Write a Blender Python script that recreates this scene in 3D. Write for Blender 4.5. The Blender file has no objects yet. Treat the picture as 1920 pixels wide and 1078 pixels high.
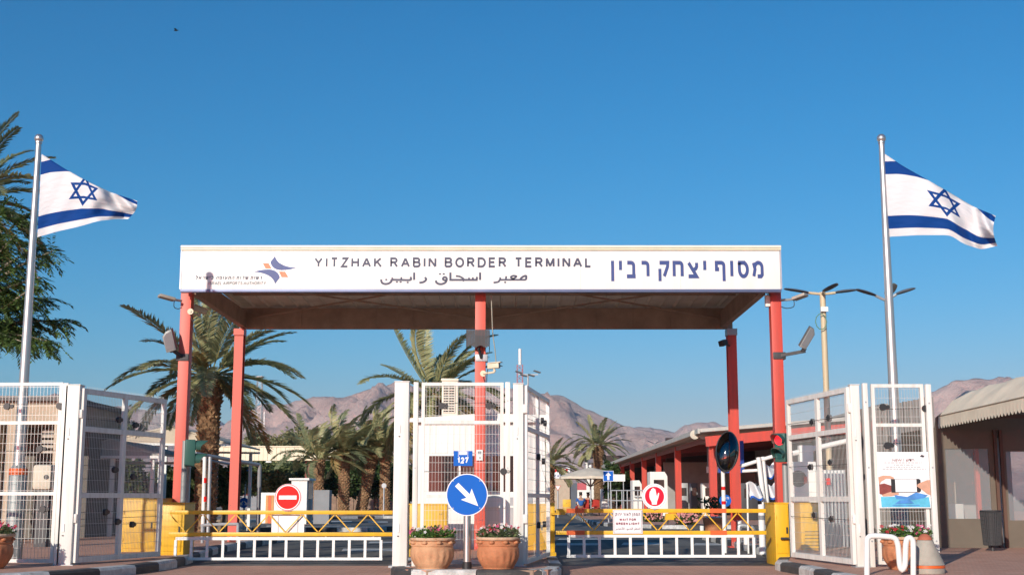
import bpy, bmesh, math, random
from mathutils import Vector, Matrix, Quaternion, noise
random.seed(7)
R = random.Random(11)
rad = math.radians
S = bpy.context.scene
COL = S.collection

# ------------------------------------------------------------------ camera
HCAM, FPX, HOR = 1.1, 2400.0, 935.0
PITCH = math.atan((HOR - 539.0) / FPX)
cam_d = bpy.data.cameras.new('camera'); cam = bpy.data.objects.new('camera', cam_d); COL.objects.link(cam)
cam.location = (0, 0, HCAM); cam.rotation_euler = (math.pi / 2 + PITCH, 0, 0)
cam_d.sensor_width = 36; cam_d.lens = FPX / 1920 * 36; cam_d.clip_end = 20000; cam_d.clip_start = .1
S.camera = cam

# ------------------------------------------------------------------ sky, sun, exposure
SUN_EL, SUN_AZ = rad(18.5), rad(24)          # azimuth to the left, behind the camera
w = bpy.data.worlds.new('World'); S.world = w; w.use_nodes = True
nt = w.node_tree; bg = nt.nodes['Background']
sky = nt.nodes.new('ShaderNodeTexSky'); sky.sky_type = 'NISHITA'; sky.sun_disc = False
sky.sun_elevation = SUN_EL; sky.sun_rotation = math.pi + SUN_AZ
sky.altitude = 0; sky.air_density = 1.15; sky.dust_density = .3; sky.ozone_density = 3.2
# clear desert sky: the same colour response over the whole dome, red falling off faster than blue
sep = nt.nodes.new('ShaderNodeSeparateColor'); cmb = nt.nodes.new('ShaderNodeCombineColor'); nt.links.new(sky.outputs[0], sep.inputs[0])
for ch, (pw, k) in enumerate(((2.5, .0385), (1.12, .562), (1.05, .88))):
    pn = nt.nodes.new('ShaderNodeMath'); pn.operation = 'POWER'; pn.inputs[1].default_value = pw; nt.links.new(sep.outputs[ch], pn.inputs[0])
    mn = nt.nodes.new('ShaderNodeMath'); mn.operation = 'MULTIPLY'; mn.inputs[1].default_value = k; nt.links.new(pn.outputs[0], mn.inputs[0]); nt.links.new(mn.outputs[0], cmb.inputs[ch])
nt.links.new(cmb.outputs[0], bg.inputs[0]); bg.inputs[1].default_value = .12
sd = bpy.data.lights.new('sun', 'SUN'); sd.energy = 4.6; sd.angle = rad(.53); sd.color = (1, .93, .82)
sun = bpy.data.objects.new('sun', sd); COL.objects.link(sun); sun.location = (-30, -40, 40)
sv = Vector((-math.sin(SUN_AZ) * math.cos(SUN_EL), -math.cos(SUN_AZ) * math.cos(SUN_EL), math.sin(SUN_EL)))
sun.rotation_euler = sv.to_track_quat('Z', 'Y').to_euler()
S.view_settings.view_transform = 'Standard'; S.view_settings.look = 'None'
S.view_settings.exposure = 0; S.view_settings.gamma = 1; S.view_settings.use_curve_mapping = False

# ------------------------------------------------------------------ survey helpers: photo pixel + distance -> place
CP, SP = math.cos(PITCH), math.sin(PITCH)
def P(x, y, Y):
    u = (x - 960) / FPX; v = (539 - y) / FPX
    t = Y / (CP - v * SP)
    return Vector((u * t, Y, HCAM + (SP + v * CP) * t))
def G(x, y, z=0.0):
    u = (x - 960) / FPX; v = (539 - y) / FPX
    t = (z - HCAM) / (SP + v * CP)
    return Vector((u * t, (CP - v * SP) * t, z))
def V(*a): return Vector(a)
def lerp(a, b, t): return a + (b - a) * t
def curve(tab, t):
    for (a, va), (b, vb) in zip(tab, tab[1:]):
        if t <= b:
            k = 0 if b == a else max(0, (t - a) / (b - a)); return va + (vb - va) * k
    return tab[-1][1]

# ------------------------------------------------------------------ materials
MATS = {}
def node_mat(name):
    m = bpy.data.materials.new(name); m.use_nodes = True
    return m, m.node_tree, m.node_tree.nodes['Principled BSDF']
def mat(name, col, rough=.5, metal=0, var=.12, scale=2.5, bump=0, bscale=40, streak=0, spec=.5, coat=0, emit=None, dirt=None, chips=None):
    if name in MATS: return MATS[name]
    m, t, b = node_mat(name); N = t.nodes.new; L = t.links.new
    b.inputs['Roughness'].default_value = rough; b.inputs['Metallic'].default_value = metal
    b.inputs['Specular IOR Level'].default_value = spec; b.inputs['Coat Weight'].default_value = coat
    g = N('ShaderNodeNewGeometry')
    n = N('ShaderNodeTexNoise'); n.inputs['Scale'].default_value = scale; n.inputs['Detail'].default_value = 6; n.inputs['Roughness'].default_value = .65
    if streak:
        mp = N('ShaderNodeMapping'); mp.inputs['Scale'].default_value = (streak, streak, .35)
        L(g.outputs['Position'], mp.inputs[0]); L(mp.outputs[0], n.inputs['Vector'])
    else: L(g.outputs['Position'], n.inputs['Vector'])
    r = N('ShaderNodeValToRGB'); r.color_ramp.elements[0].position = .3; r.color_ramp.elements[1].position = .7
    d = dirt or [c * (1 - var * 1.6) for c in col]
    r.color_ramp.elements[0].color = (*d, 1); r.color_ramp.elements[1].color = (*[min(1, c * (1 + var * .35)) for c in col], 1)
    L(n.outputs[0], r.inputs[0]); colr = r.outputs[0]
    if chips:
        nc = N('ShaderNodeTexNoise'); nc.inputs['Scale'].default_value = chips[1]; nc.inputs['Detail'].default_value = 9; nc.inputs['Roughness'].default_value = .7; L(g.outputs['Position'], nc.inputs['Vector'])
        rc = N('ShaderNodeValToRGB'); rc.color_ramp.elements[0].position = chips[2]; rc.color_ramp.elements[1].position = chips[2] + .05; L(nc.outputs[0], rc.inputs[0])
        mc = N('ShaderNodeMix'); mc.data_type = 'RGBA'; L(rc.outputs[0], mc.inputs[0]); L(colr, mc.inputs[6]); mc.inputs[7].default_value = (*chips[0], 1); colr = mc.outputs[2]
    L(colr, b.inputs['Base Color'])
    if bump:
        n2 = N('ShaderNodeTexNoise'); n2.inputs['Scale'].default_value = bscale; n2.inputs['Detail'].default_value = 5
        L(g.outputs['Position'], n2.inputs['Vector'])
        bp = N('ShaderNodeBump'); bp.inputs['Strength'].default_value = bump; bp.inputs['Distance'].default_value = .02
        L(n2.outputs[0], bp.inputs['Height']); L(bp.outputs[0], b.inputs['Normal'])
    if emit: b.inputs['Emission Color'].default_value = (*emit[0], 1); b.inputs['Emission Strength'].default_value = emit[1]
    MATS[name] = m; return m
def leaf_mat(name, a, bcol, trans=.35, rough=.55, pos=(.2, .8)):
    m = bpy.data.materials.new(name); m.use_nodes = True; t = m.node_tree; N = t.nodes.new; L = t.links.new
    b = t.nodes['Principled BSDF']; out = t.nodes['Material Output']
    g = N('ShaderNodeNewGeometry'); n = N('ShaderNodeTexNoise'); n.inputs['Scale'].default_value = 1.7; n.inputs['Detail'].default_value = 4
    L(g.outputs['Position'], n.inputs['Vector'])
    add = N('ShaderNodeMath'); add.operation = 'MULTIPLY_ADD'; add.inputs[1].default_value = .55; L(g.outputs['Random Per Island'], add.inputs[0])
    mu = N('ShaderNodeMath'); mu.operation = 'MULTIPLY'; mu.inputs[1].default_value = .6; L(n.outputs[0], mu.inputs[0]); L(mu.outputs[0], add.inputs[2])
    r = N('ShaderNodeValToRGB'); r.color_ramp.elements[0].position = pos[0]; r.color_ramp.elements[1].position = pos[1]
    r.color_ramp.elements[0].color = (*a, 1); r.color_ramp.elements[1].color = (*bcol, 1); L(add.outputs[0], r.inputs[0])
    L(r.outputs[0], b.inputs['Base Color']); b.inputs['Roughness'].default_value = rough; b.inputs['Specular IOR Level'].default_value = .35
    tr = N('ShaderNodeBsdfTranslucent'); L(r.outputs[0], tr.inputs[0])
    mx = N('ShaderNodeMixShader'); mx.inputs[0].default_value = trans; L(b.outputs[0], mx.inputs[1]); L(tr.outputs[0], mx.inputs[2]); L(mx.outputs[0], out.inputs[0])
    MATS[name] = m; return m

white_steel = mat('white_steel', (.76, .75, .71), .42, var=.10, streak=5, dirt=(.60, .57, .51), bump=.05, bscale=60, chips=((.34, .22, .13), 7, .70))
white_paint = mat('white_paint', (.80, .79, .75), .5, var=.06)
wire_paint = mat('wire_paint', (.60, .60, .57), .4, .2, var=.08)
wall_white = mat('wall_white', (.80, .79, .755), .6, var=.07, streak=3, dirt=(.70, .68, .63))
fascia_white = mat('fascia_white', (.82, .81, .78), .38, var=.03, streak=2, dirt=(.78, .76, .71))
cream_trim = mat('cream_trim', (.74, .68, .50), .45, var=.08)
red_steel = mat('red_steel', (.60, .060, .036), .45, var=.14, streak=4, dirt=(.44, .065, .045), bump=.04, chips=((.20, .07, .05), 9, .66))
red_faded = mat('red_faded', (.63, .095, .058), .5, var=.12, streak=4, dirt=(.52, .10, .07), bump=.04, chips=((.24, .09, .06), 9, .66))
dark_red = mat('dark_red', (.20, .03, .025), .5)
yellow = mat('yellow_paint', (.78, .43, .008), .42, var=.08, streak=4, dirt=(.60, .34, .02), chips=((.25, .15, .06), 11, .66))
yellow_dirty = mat('yellow_dirty', (.76, .45, .02), .5, var=.15, scale=4, dirt=(.50, .29, .04), chips=((.20, .12, .05), 9, .62))
orange_red = mat('orange_red', (.72, .12, .02), .45)
letter_blue = mat('letter_blue', (.035, .065, .22), .45, var=.06)
letter_grey = mat('letter_grey', (.05, .055, .10), .5, var=.06)
letter_pale = mat('letter_pale', (.27, .28, .29), .5, var=.05)
logo_blue = mat('logo_blue', (.03, .06, .22), .45, var=.06)
logo_orange = mat('logo_orange', (.68, .20, .085), .45, var=.05)
sign_blue = mat('sign_blue', (.002, .115, .50), .55, var=.03, spec=.2)
sign_white = mat('sign_white', (.84, .84, .84), .35, var=.02)
sign_red = mat('sign_red', (.64, .008, .006), .5, var=.03, spec=.2)
sign_magenta = mat('sign_magenta', (.66, .008, .035), .5, var=.03, spec=.2)
steel = mat('steel', (.62, .60, .58), .34, .85, var=.08)
pole_steel = mat('pole_steel', (.60, .57, .54), .38, .75, var=.06, streak=3)
galv = mat('galvanised', (.42, .44, .45), .5, .45, var=.1)
grey_paint = mat('grey_paint', (.22, .23, .24), .5, var=.1)
pole_grey = mat('pole_grey', (.30, .32, .31), .5, .2, var=.12, streak=3)
black = mat('black_plastic', (.022, .022, .024), .5, var=.1)
dark_metal = mat('dark_metal', (.055, .055, .058), .55, .2, var=.2, streak=4)
tl_green = mat('traffic_green', (.035, .11, .085), .45, var=.12)
lamp_head = mat('lamp_head', (.17, .175, .17), .45, .2, var=.12)
beige_pole = mat('beige_pole', (.62, .50, .32), .5, var=.1, streak=3)
beige_wall = mat('beige_wall', (.50, .40, .30), .8, var=.12, bump=.1)
beige_metal = mat('beige_metal', (.76, .69, .50), .5, var=.06)
canvas = mat('canvas', (.82, .71, .54), .85, var=.12, scale=1.5, bump=.15, bscale=9)
canvas_shaded = mat('canvas_wall', (.155, .125, .095), .85, var=.1, bump=.1, bscale=8)  # booth canvas, darkened in its colour to stand for the shade on it
sail = mat('sail_cloth', (.58, .47, .35), .85, var=.1)
soffit = mat('soffit', (.82, .70, .56), .75, var=.22, scale=1.2, dirt=(.62, .50, .39))
soffit_beam = mat('soffit_beam', (.42, .27, .19), .7, var=.2)
glass_dark = mat('glass_dark', (.018, .020, .022), .08, var=.2, spec=.8)
terracotta = mat('terracotta', (.52, .21, .095), .8, var=.22, scale=5, dirt=(.36, .135, .06), bump=.3, bscale=35)
terracotta_pale = mat('terracotta_pale', (.58, .33, .18), .85, var=.25, scale=5, dirt=(.42, .20, .10), bump=.35, bscale=35)
rim_clay = mat('rim_clay', (.56, .42, .29), .9, var=.25, scale=9, dirt=(.46, .25, .14), bump=.3, bscale=50)
soil = mat('soil', (.06, .04, .028), .95, var=.3, bump=.4)
concrete = mat('concrete', (.40, .36, .30), .85, var=.15, scale=6, bump=.2, bscale=90)
kerb_black = mat('kerb_black', (.028, .028, .03), .65, var=.5, scale=9, dirt=(.07, .065, .06), bump=.3, bscale=70)
kerb_white = mat('kerb_white', (.62, .61, .58), .65, var=.3, scale=8, dirt=(.36, .34, .31), bump=.3, bscale=70)
trunk_mat = mat('palm_trunk', (.36, .22, .115), .95, var=.45, scale=9, bump=.8, bscale=30, dirt=(.10, .055, .03))
bark = mat('bark', (.20, .15, .11), .95, var=.3, scale=8, bump=.6, bscale=30)
bark_pale = mat('bark_pale', (.42, .34, .26), .9, var=.25, scale=8, bump=.4, bscale=30)
frond_green = leaf_mat('frond_green', (.15, .17, .075), (.46, .45, .23), .33, .4, (.05, .55))
frond_dark = leaf_mat('frond_dark', (.07, .105, .055), (.25, .28, .15), .3, .4, (.1, .65))
frond_dry = leaf_mat('frond_dry', (.26, .18, .07), (.42, .31, .13), .25, .6)
rachis_mat = mat('rachis', (.26, .25, .10), .6, var=.2)
leaf_dark = leaf_mat('leaf_dark', (.014, .035, .012), (.075, .12, .035), .25)
leaf_mid = leaf_mat('leaf_mid', (.045, .07, .026), (.17, .205, .08), .3)
leaf_olive = leaf_mat('leaf_olive', (.12, .135, .065), (.36, .36, .19), .35)
leaf_bright = leaf_mat('leaf_bright', (.045, .11, .02), (.14, .25, .05), .35)
pet_pink = leaf_mat('petal_pink', (.50, .035, .12), (.72, .12, .28), .25)
pet_white = leaf_mat('petal_white', (.70, .66, .62), (.82, .80, .78), .25)
pet_red = leaf_mat('petal_red', (.32, .01, .02), (.56, .03, .05), .25)
pet_salmon = leaf_mat('petal_salmon', (.60, .20, .18), (.74, .36, .33), .25)
skin_tone = mat('skin_tone', (.42, .24, .16), .6, var=.05)
cloth_blue = mat('cloth_blue', (.02, .11, .38), .8)
cloth_dark = mat('cloth_dark', (.03, .03, .035), .85)
cloth_red = mat('cloth_red', (.42, .03, .02), .85)
hair_mat = mat('hair', (.02, .016, .013), .7)
brick_red = mat('brick_red', (.34, .16, .12), .85, var=.2)

def paver_mat():
    m, t, b = node_mat('red_pavers'); N = t.nodes.new; L = t.links.new
    g = N('ShaderNodeNewGeometry'); br = N('ShaderNodeTexBrick'); br.inputs['Scale'].default_value = 1
    br.inputs['Brick Width'].default_value = .2; br.inputs['Row Height'].default_value = .1; br.inputs['Mortar Size'].default_value = .006
    br.inputs['Color1'].default_value = (.56, .275, .19, 1); br.inputs['Color2'].default_value = (.64, .36, .26, 1); br.inputs['Mortar'].default_value = (.32, .23, .17, 1)
    L(g.outputs['Position'], br.inputs['Vector'])
    n = N('ShaderNodeTexNoise'); n.inputs['Scale'].default_value = .9; n.inputs['Detail'].default_value = 8; L(g.outputs['Position'], n.inputs['Vector'])
    r = N('ShaderNodeValToRGB'); r.color_ramp.elements[0].color = (.72, .70, .68, 1); r.color_ramp.elements[1].color = (1.12, 1.1, 1.05, 1); L(n.outputs[0], r.inputs[0])
    mx = N('ShaderNodeMix'); mx.data_type = 'RGBA'; mx.blend_type = 'MULTIPLY'; mx.inputs[0].default_value = 1; L(br.outputs[0], mx.inputs[6]); L(r.outputs[0], mx.inputs[7]); L(mx.outputs[2], b.inputs['Base Color'])
    bp = N('ShaderNodeBump'); bp.inputs['Strength'].default_value = .5; bp.inputs['Distance'].default_value = .01; bp.invert = True; L(br.outputs[1], bp.inputs['Height']); L(bp.outputs[0], b.inputs['Normal'])
    b.inputs['Roughness'].default_value = .85; return m
def asphalt_mat():
    m, t, b = node_mat('asphalt'); N = t.nodes.new; L = t.links.new
    g = N('ShaderNodeNewGeometry'); n = N('ShaderNodeTexNoise'); n.inputs['Scale'].default_value = .35; n.inputs['Detail'].default_value = 10; n.inputs['Roughness'].default_value = .7; L(g.outputs['Position'], n.inputs['Vector'])
    r = N('ShaderNodeValToRGB'); e = r.color_ramp.elements; e[0].position = .3; e[0].color = (.085, .082, .08, 1); e[1].position = .72; e[1].color = (.19, .175, .155, 1); L(n.outputs[0], r.inputs[0])
    n2 = N('ShaderNodeTexNoise'); n2.inputs['Scale'].default_value = 120; n2.inputs['Detail'].default_value = 2; L(g.outputs['Position'], n2.inputs['Vector'])
    mx = N('ShaderNodeMix'); mx.data_type = 'RGBA'; mx.blend_type = 'OVERLAY'; mx.inputs[0].default_value = .5; L(r.outputs[0], mx.inputs[6]); L(n2.outputs[0], mx.inputs[7])
    mp = N('ShaderNodeMapping'); mp.inputs['Scale'].default_value = (1.6, .07, 1); L(g.outputs['Position'], mp.inputs[0]); n3 = N('ShaderNodeTexNoise'); n3.inputs['Scale'].default_value = 1.0; n3.inputs['Detail'].default_value = 5; L(mp.outputs[0], n3.inputs['Vector'])
    r3 = N('ShaderNodeValToRGB'); r3.color_ramp.elements[0].position = .35; r3.color_ramp.elements[0].color = (.55, .54, .54, 1); r3.color_ramp.elements[1].position = .62; r3.color_ramp.elements[1].color = (1.1, 1.07, 1.0, 1); L(n3.outputs[0], r3.inputs[0])
    m3 = N('ShaderNodeMix'); m3.data_type = 'RGBA'; m3.blend_type = 'MULTIPLY'; m3.inputs[0].default_value = 1; L(mx.outputs[2], m3.inputs[6]); L(r3.outputs[0], m3.inputs[7]); L(m3.outputs[2], b.inputs['Base Color'])
    bp = N('ShaderNodeBump'); bp.inputs['Strength'].default_value = .4; bp.inputs['Distance'].default_value = .01; L(n2.outputs[0], bp.inputs['Height']); L(bp.outputs[0], b.inputs['Normal'])
    b.inputs['Roughness'].default_value = .8; return m
def mountain_mat():
    m, t, b = node_mat('mountain_rock'); N = t.nodes.new; L = t.links.new
    g = N('ShaderNodeNewGeometry'); n = N('ShaderNodeTexNoise'); n.inputs['Scale'].default_value = .006; n.inputs['Detail'].default_value = 12; n.inputs['Roughness'].default_value = .68; L(g.outputs['Position'], n.inputs['Vector'])
    r = N('ShaderNodeValToRGB'); e = r.color_ramp.elements; e[0].position = .3; e[0].color = (.50, .35, .295, 1); e[1].position = .7; e[1].color = (.68, .515, .445, 1); L(n.outputs[0], r.inputs[0]); L(r.outputs[0], b.inputs['Base Color'])
    n2 = N('ShaderNodeTexNoise'); n2.inputs['Scale'].default_value = .014; n2.inputs['Detail'].default_value = 12; n2.inputs['Roughness'].default_value = .72; L(g.outputs['Position'], n2.inputs['Vector'])
    bp = N('ShaderNodeBump'); bp.inputs['Strength'].default_value = .8; bp.inputs['Distance'].default_value = 34; L(n2.outputs[0], bp.inputs['Height']); L(bp.outputs[0], b.inputs['Normal'])
    b.inputs['Roughness'].default_value = .95; b.inputs['Specular IOR Level'].default_value = .1; return m
pavers, asphalt, rock = paver_mat(), asphalt_mat(), mountain_mat()
sand = mat('sand', (.34, .26, .19), .95, var=.2, scale=.3, bump=.2, bscale=4)
road_white = mat('road_white', (.55, .55, .53), .7, var=.3, scale=3)

# ------------------------------------------------------------------ object helpers
MW = {}
def link(o, parent=None, mw=None):
    COL.objects.link(o); mw = mw or Matrix.Identity(4); o.matrix_basis = mw; MW[o.name] = mw.copy()
    if parent is not None:
        o.parent = parent; o.matrix_parent_inverse = MW[parent.name].inverted()
    return o
def tag(o, label=None, cat=None, group=None, kind=None):
    if label: o['label'] = label
    if cat: o['category'] = cat
    if group: o['group'] = group
    if kind: o['kind'] = kind
    return o
def thing(name, label, cat, loc, group=None):
    o = bpy.data.objects.new(name, None); o.empty_display_size = .2
    link(o, None, Matrix.Translation(loc)); return tag(o, label, cat, group)
class MB:
    def __init__(s): s.v = []; s.f = []; s.mi = []; s.uv = None
    def add(s, vs, fs, m=0):
        k = len(s.v); s.v += [tuple(p) for p in vs]; s.f += [[i + k for i in f] for f in fs]; s.mi += [m] * len(fs); return s
    def box(s, x0, x1, y0, y1, z0, z1, m=0):
        return s.add([(x0, y0, z0), (x1, y0, z0), (x1, y1, z0), (x0, y1, z0), (x0, y0, z1), (x1, y0, z1), (x1, y1, z1), (x0, y1, z1)],
                     [(3, 2, 1, 0), (4, 5, 6, 7), (0, 1, 5, 4), (1, 2, 6, 5), (2, 3, 7, 6), (3, 0, 4, 7)], m)
    def beam(s, p, q, w, h, up=(0, 0, 1), m=0):
        p, q = Vector(p), Vector(q); d = (q - p).normalized(); x = d.cross(Vector(up))
        if x.length < 1e-4: x = d.cross(Vector((0, 1, 0)))
        x.normalize(); y = x.cross(d).normalized(); x *= w / 2; y *= h / 2
        return s.add([p - x - y, p + x - y, p + x + y, p - x + y, q - x - y, q + x - y, q + x + y, q - x + y],
                     [(3, 2, 1, 0), (4, 5, 6, 7), (0, 1, 5, 4), (1, 2, 6, 5), (2, 3, 7, 6), (3, 0, 4, 7)], m)
    def tube(s, pts, r, n=8, m=0, cap=True):
        pts = [Vector(p) for p in pts]; rs = r if isinstance(r, (list, tuple)) else [r] * len(pts)
        vs = []; fs = []; ref = None
        for i, p in enumerate(pts):
            d = (pts[min(i + 1, len(pts) - 1)] - pts[max(i - 1, 0)]).normalized()
            if ref is None: ref = d.orthogonal().normalized()
            ref = (ref - d * ref.dot(d))
            ref = ref.normalized() if ref.length > 1e-5 else d.orthogonal().normalized()
            b = d.cross(ref)
            for k in range(n):
                a = 2 * math.pi * k / n; vs.append(p + (ref * math.cos(a) + b * math.sin(a)) * rs[i])
        for i in range(len(pts) - 1):
            for k in range(n):
                a, b2 = i * n + k, i * n + (k + 1) % n; fs.append((a, b2, b2 + n, a + n))
        if cap:
            fs.append(tuple(range(n - 1, -1, -1))); fs.append(tuple(range((len(pts) - 1) * n, len(pts) * n)))
        return s.add(vs, fs, m)
    def lathe(s, c, prof, n=24, m=0, fn=None):
        vs = []; fs = []; c = Vector(c)
        for i, (r, z) in enumerate(prof):
            for k in range(n):
                a = 2 * math.pi * k / n; rr = fn(r, z, a) if fn else r
                vs.append(c + Vector((rr * math.cos(a), rr * math.sin(a), z)))
        for i in range(len(prof) - 1):
            for k in range(n):
                a, b = i * n + k, i * n + (k + 1) % n; fs.append((a, b, b + n, a + n))
        fs.append(tuple(range(n - 1, -1, -1))); fs.append(tuple(range((len(prof) - 1) * n, len(prof) * n)))
        return s.add(vs, fs, m)
    def prism(s, pts, d, m=0):
        pts = [Vector(p) for p in pts]; d = Vector(d); n = len(pts)
        nrm = sum(((pts[i] - pts[0]).cross(pts[(i + 1) % n] - pts[0]) for i in range(n)), Vector())
        if nrm.dot(d) > 0: pts = pts[::-1]
        return s.add(pts + [p + d for p in pts], [tuple(range(n)), tuple(range(2 * n - 1, n - 1, -1))] + [(i, i + n, (i + 1) % n + n, (i + 1) % n) for i in range(n)], m)
    def disc(s, c, nrm, r, d, n=32, m=0, rx=None):
        q = Vector(nrm).to_track_quat('Z', 'Y'); rx = rx or r
        pts = [Vector(c) + q @ Vector((rx * math.cos(2 * math.pi * k / n), r * math.sin(2 * math.pi * k / n), 0)) for k in range(n)]
        return s.prism(pts, Vector(nrm).normalized() * -d, m)
    def sphere(s, c, r, n=16, sz=1, m=0):
        pr = [(max(.001, math.sin(math.pi * i / (n // 2))) * r, -math.cos(math.pi * i / (n // 2)) * r * sz) for i in range(n // 2 + 1)]
        return s.lathe(c, pr, n, m)
    def mesh(s, name, mats):
        me = bpy.data.meshes.new(name); me.from_pydata(s.v, [], s.f)
        for m in (mats if isinstance(mats, (list, tuple)) else [mats]): me.materials.append(m)
        if any(s.mi): me.polygons.foreach_set('material_index', s.mi)
        return me
    def build(s, name, mats, parent=None, org=None, smooth=False, bevel=0, kind=None):
        me = s.mesh(name, mats)
        if smooth:
            me.polygons.foreach_set('use_smooth', [True] * len(me.polygons))
            if smooth != 'all':
                me.set_sharp_from_angle(angle=rad(40))
        if bevel:
            bm = bmesh.new(); bm.from_mesh(me); bmesh.ops.remove_doubles(bm, verts=bm.verts, dist=1e-5)
            bmesh.ops.bevel(bm, geom=list(bm.edges), offset=bevel, segments=2, affect='EDGES', profile=.6); bm.to_mesh(me); bm.free()
            me.polygons.foreach_set('use_smooth', [True] * len(me.polygons)); me.set_sharp_from_angle(angle=rad(25))
        if org is None:
            if parent is not None: org = MW[parent.name].translation
            else:
                xs = [v.co for v in me.vertices]; org = Vector((sum(c.x for c in xs) / len(xs), sum(c.y for c in xs) / len(xs), min(c.z for c in xs)))
        me.transform(Matrix.Translation(-Vector(org)))
        o = bpy.data.objects.new(name, me); link(o, parent, Matrix.Translation(Vector(org)))
        if kind: o['kind'] = kind
        return o
UNIT = {}
def bar(name, m, parent, p, q, w, d=None, xax=None):
    """a straight square bar as an object of its own; alike bars share one mesh"""
    if m.name not in UNIT: UNIT[m.name] = MB().box(-.5, .5, -.5, .5, 0, 1).mesh('bar', m)
    p, q = Vector(p), Vector(q); z = q - p; ln = z.length; z.normalize()
    x = Vector(xax) if xax is not None else (Vector((0, 0, 1)).cross(z) if abs(z.z) < .9 else Vector((1, 0, 0)))
    x = (x - z * x.dot(z)).normalized(); y = z.cross(x)
    M = Matrix((x, y, z)).transposed().to_4x4(); M.translation = p
    M = M @ Matrix.Diagonal((w, d or w, ln, 1))
    return link(bpy.data.objects.new(name, UNIT[m.name]), parent, M)
ROD = {}
def rod(name, m, parent, p, q, r):
    if m.name not in ROD:
        me = MB().tube([(0, 0, 0), (0, 0, 1)], 1, 10).mesh('rod', m); me.polygons.foreach_set('use_smooth', [True] * len(me.polygons)); me.set_sharp_from_angle(angle=rad(40)); ROD[m.name] = me
    p, q = Vector(p), Vector(q); z = q - p
    M = z.to_track_quat('Z', 'Y').to_matrix().to_4x4(); M.translation = p
    return link(bpy.data.objects.new(name, ROD[m.name]), parent, M @ Matrix.Diagonal((r, r, z.length, 1)))
def tubeo(name, m, parent, pts, r, n=8): return MB().tube(pts, r, n).build(name, m, parent, smooth=True)
def arc_pts(pts, k=6):
    """rounds a polyline (Catmull-Rom)"""
    pts = [Vector(p) for p in pts]; out = []
    for i in range(len(pts) - 1):
        a, b, c, d = pts[max(i - 1, 0)], pts[i], pts[i + 1], pts[min(i + 2, len(pts) - 1)]
        for j in range(k):
            t = j / k; out.append(.5 * ((2 * b) + (c - a) * t + (2 * a - 5 * b + 4 * c - d) * t * t + (3 * b - a - 3 * c + d) * t ** 3))
    return out + [pts[-1]]
def copy_tree(o, parent=None, M=None):
    c = o.copy(); COL.objects.link(c)
    if parent is not None: c.parent = parent
    if M is not None: c.matrix_basis = M @ o.matrix_basis
    MW[c.name] = c.matrix_basis.copy()
    for ch in [x for x in bpy.data.objects if x.parent == o]: copy_tree(ch, c)
    return c

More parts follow.
